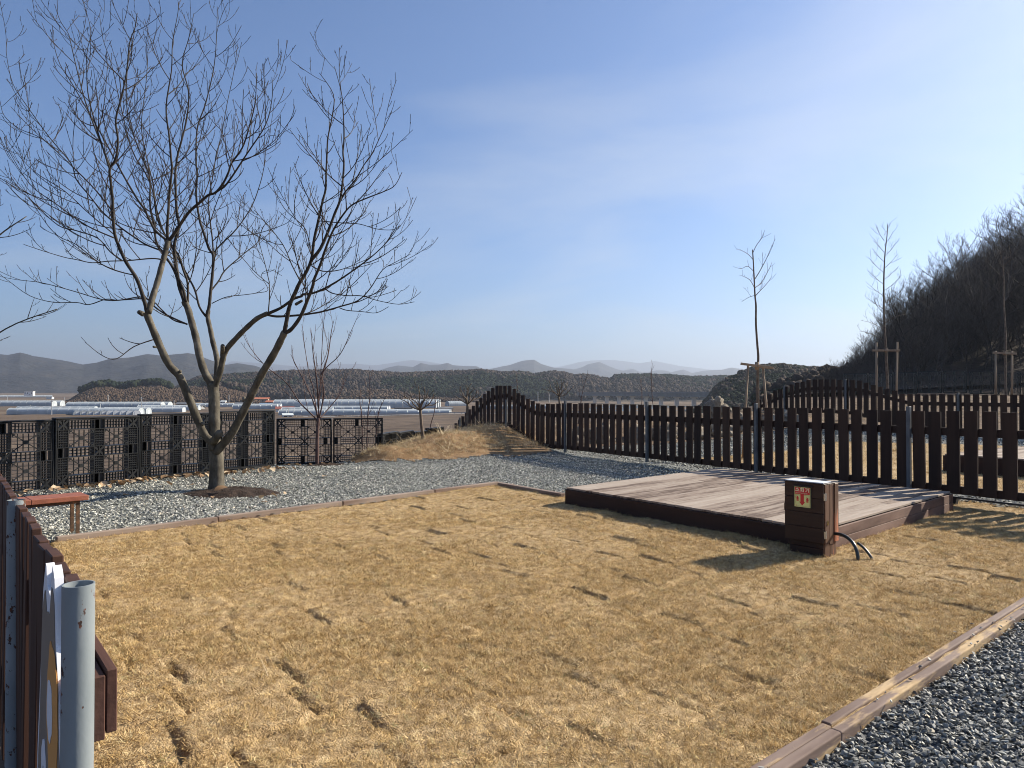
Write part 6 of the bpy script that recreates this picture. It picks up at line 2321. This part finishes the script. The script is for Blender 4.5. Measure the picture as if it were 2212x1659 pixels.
house(598, 634, 890.5, 7.5, 4, 'wall_white', 'roof_red', 'white farmhouse with a dull red roof beside the tunnel greenhouses', 0.35)
house(612, 633, 903, 6, 3.2, 'wall_white', 'roof_pale', 'tiny white shed with a pale roof nearest the field', 0.4, group=None, name='shed', cat='shed')
house(574, 603, 872.5, 4, 3, 'wall_tan', 'roof_orange', 'low house with a bright orange roof right of the leaning limb')
house(543, 578, 871, 9, 3, 'wall_tan', 'roof_orange', 'two storey tan house with an orange roof behind the leaning limb', 0.2)
house(427, 453, 868, 5, 3, 'wall_white', 'roof_red', 'white house with a red roof left of the main trunk')
house(476, 487, 872, 4.5, 2, 'wall_white', 'roof_pale', 'small white house just right of the main trunk')
house(648, 714, 869.5, 3.5, 3, 'wall_grey', 'roof_blue', 'long shed with a blue roof in the far village', name='shed', cat='shed')
house(338, 366, 871, 3.5, 3, 'wall_grey', 'roof_orange', 'low orange roofed house between the left limb and the scrub hill')
house(296, 322, 871, 8, 1.2, 'wall_grey', 'roof_red', 'dark two storey house with a white annex near the utility poles', flat=True)
house(313, 322, 870, 6, 1.0, 'wall_white', 'roof_pale', 'little white annex building next to the dark two storey house', flat=True)
house(381, 404, 877, 4.5, 3, 'wall_tan', 'roof_grey', 'tan house with a grey roof seen left of the trunk')
house(392, 432, 884, 4, 4, 'wall_grey', 'roof_grey', 'wide grey tile roofed house low behind the trunk')
house(506, 540, 877, 4, 3, 'wall_grey', 'roof_grey', 'grey roofed house between the trunk and the right limb')
house(560, 584, 877, 3.5, 2, 'wall_white', 'roof_blue', 'small white house with a blue roof in the village centre')
house(606, 628, 870, 3, 2.2, 'wall_white', 'roof_blue', 'small pale blue roofed house right of the orange roof')
house(748, 760, 868, 7, 1.5, 'wall_white', 'roof_blue', 'white block with a blue cap beyond the longest greenhouse', flat=True)
house(852, 891, 889, 7, 2, 'wall_grey', 'roof_grey', 'long dark shed behind the small pruned tree', 0.0, name='shed', cat='shed', flat=True)
house(948, 978, 889, 6.5, 3, 'wall_tan', 'roof_grey', 'tan farm building with a dark roof left of the stepped pickets', 0.3)
house(972, 988, 876, 5, 2, 'wall_white', 'roof_pale', 'white shed beyond the stepped pickets', 0.2, name='shed', cat='shed')
house(53, 70, 853.5, 7.5, 0.6, 'wall_white', 'wall_white', 'big white hall at the foot of the left mountain', 0.2, z=-1.5, flat=True, name='hall', cat='hall', group=None)
house(100, 112, 862, 3.5, 1, 'wall_white', 'roof_pale', 'white distant shed by the far left fields', z=-9.0, name='shed', cat='shed', flat=True)

M['pole'] = mat_flat('concrete pole', (0.40, 0.40, 0.39), 0.8)
poles = [(16.5, 854, 866), (66, 875, 895.5), (112, 864.5, 897), (139.7, 857.5, 872), (190, 856, 871), (201, 848, 864), (217, 869.5, 893.5), (233.5, 853, 872), (264.7, 851.5, 863.5), (306, 857, 892.5), (347, 872, 891), (376, 864.5, 891),
         (494.5, 852.5, 877), (593.6, 849, 866), (575.7, 851.5, 866), (626.6, 851.5, 867), (728, 868, 882.5), (737, 880, 891.5), (623, 880, 900.5), (812, 870, 884), (870, 871, 885), (1162, 846, 868), (1186, 852, 869)]
for u, vt, vb in poles:
    a, d = at(u, vb)
    hgt = (vb - vt) * d / F
    root = empty('utility_pole', (a.x, a.y, GZB), RNG.uniform(0, 3), 'slim grey utility pole standing in the valley fields', 'pole', 'utility poles in the valley')
    mb = MB()
    mb.tube([(0, 0, -1.0), (0, 0, hgt)], [0.22 * d / 400 + .05, 0.14 * d / 400 + .04], 6)
    mb.build('pole', M['pole'], root)
    mb = MB()
    mb.box(-1.1, 1.1, -.08, .08, hgt * .9, hgt * .9 + .16)
    mb.build('crossarm', M['pole'], root)

# near field bank with the road and its guard rail along the top
bank = []
us = np.linspace(560, 1300, 140)
kk = (us - CX) / F
ys = np.concatenate([np.linspace(150, 330, 30), np.linspace(335, 352, 4)])
U, Y = np.meshgrid(kk, ys, indexing='ij')
Ztop = np.interp(U, [(560 - CX) / F, (725 - CX) / F, (975 - CX) / F, (1300 - CX) / F], [-9.6, -9.35, -8.15, -7.6])
Zb = np.interp(Y, [150, 205, 260, 322, 328, 352], [0, 0.03, 0.3, 0.96, 1.0, 0.98]) * (Ztop + 9.9) - 9.9 + (fbm(U * Y * .06, Y * .06, 3, 3) - .5) * .4
tag(inst('field_bank', grid_mesh('field_bank', U * Y, Y, Zb, M['ground'])), kind='structure')
M['asphalt'] = mat_noise('pale road', [(0.3, (0.20, 0.20, 0.195)), (0.7, (0.30, 0.30, 0.29))], 0.5, 0.9, rndoff=False)
ks = np.linspace((640 - CX) / F, (1300 - CX) / F, 30)
zr = np.interp(ks, [(560 - CX) / F, (725 - CX) / F, (975 - CX) / F, (1300 - CX) / F], [-9.6, -9.35, -8.15, -7.6]) + 0.18
tag(inst('valley_road', grid_mesh('valley_road', np.stack([ks * 331, ks * 338]), np.stack([ks * 0 + 331, ks * 0 + 338]), np.stack([zr, zr]), M['asphalt'])), kind='structure')
gr = empty('guard_rail', (0, 330.2, 0), 0, 'pale guard rail along the valley road above the brown field', 'guard rail')
mb = MB()
for k in range(len(ks) - 1):
    mb.bar((ks[k] * 330.2, 0, zr[k] + .75), (ks[k + 1] * 330.2, 0, zr[k + 1] + .75), 0.32, .12, (0, -1, 0))
mb.build('rail', M['pole'], gr)
pm_ = MB()
pm_.box(-.09, .09, .07, .22, -0.6, 0.9)
PMSH = pm_.mesh('post', M['pole'])
xg = ks[0] * 330.2
while xg < ks[-1] * 330.2:
    inst('post', PMSH, gr, (xg, 0, float(np.interp(xg / 330.2, ks, zr))))
    xg += 3.2

# ------------------------------------------------------------------ haze: one closed box of even air round everything
hb_ = MB()
hb_.box(-24000, 24000, -24000, 24000, -30, 760)
hm_ = bpy.data.materials.new('haze air')
hm_.use_nodes = True
hn, hl = hm_.node_tree.nodes, hm_.node_tree.links
hn.remove(hn['Principled BSDF'])
pv = hn.new('ShaderNodeVolumePrincipled')
pv.inputs['Color'].default_value = HAZE_COLOR
pv.inputs['Density'].default_value = HAZE_DENSITY
pv.inputs['Anisotropy'].default_value = HAZE_G
hl.new(pv.outputs[0], hn['Material Output'].inputs['Volume'])
hz_ = hb_.build('haze', hm_)
tag(hz_, kind='stuff')
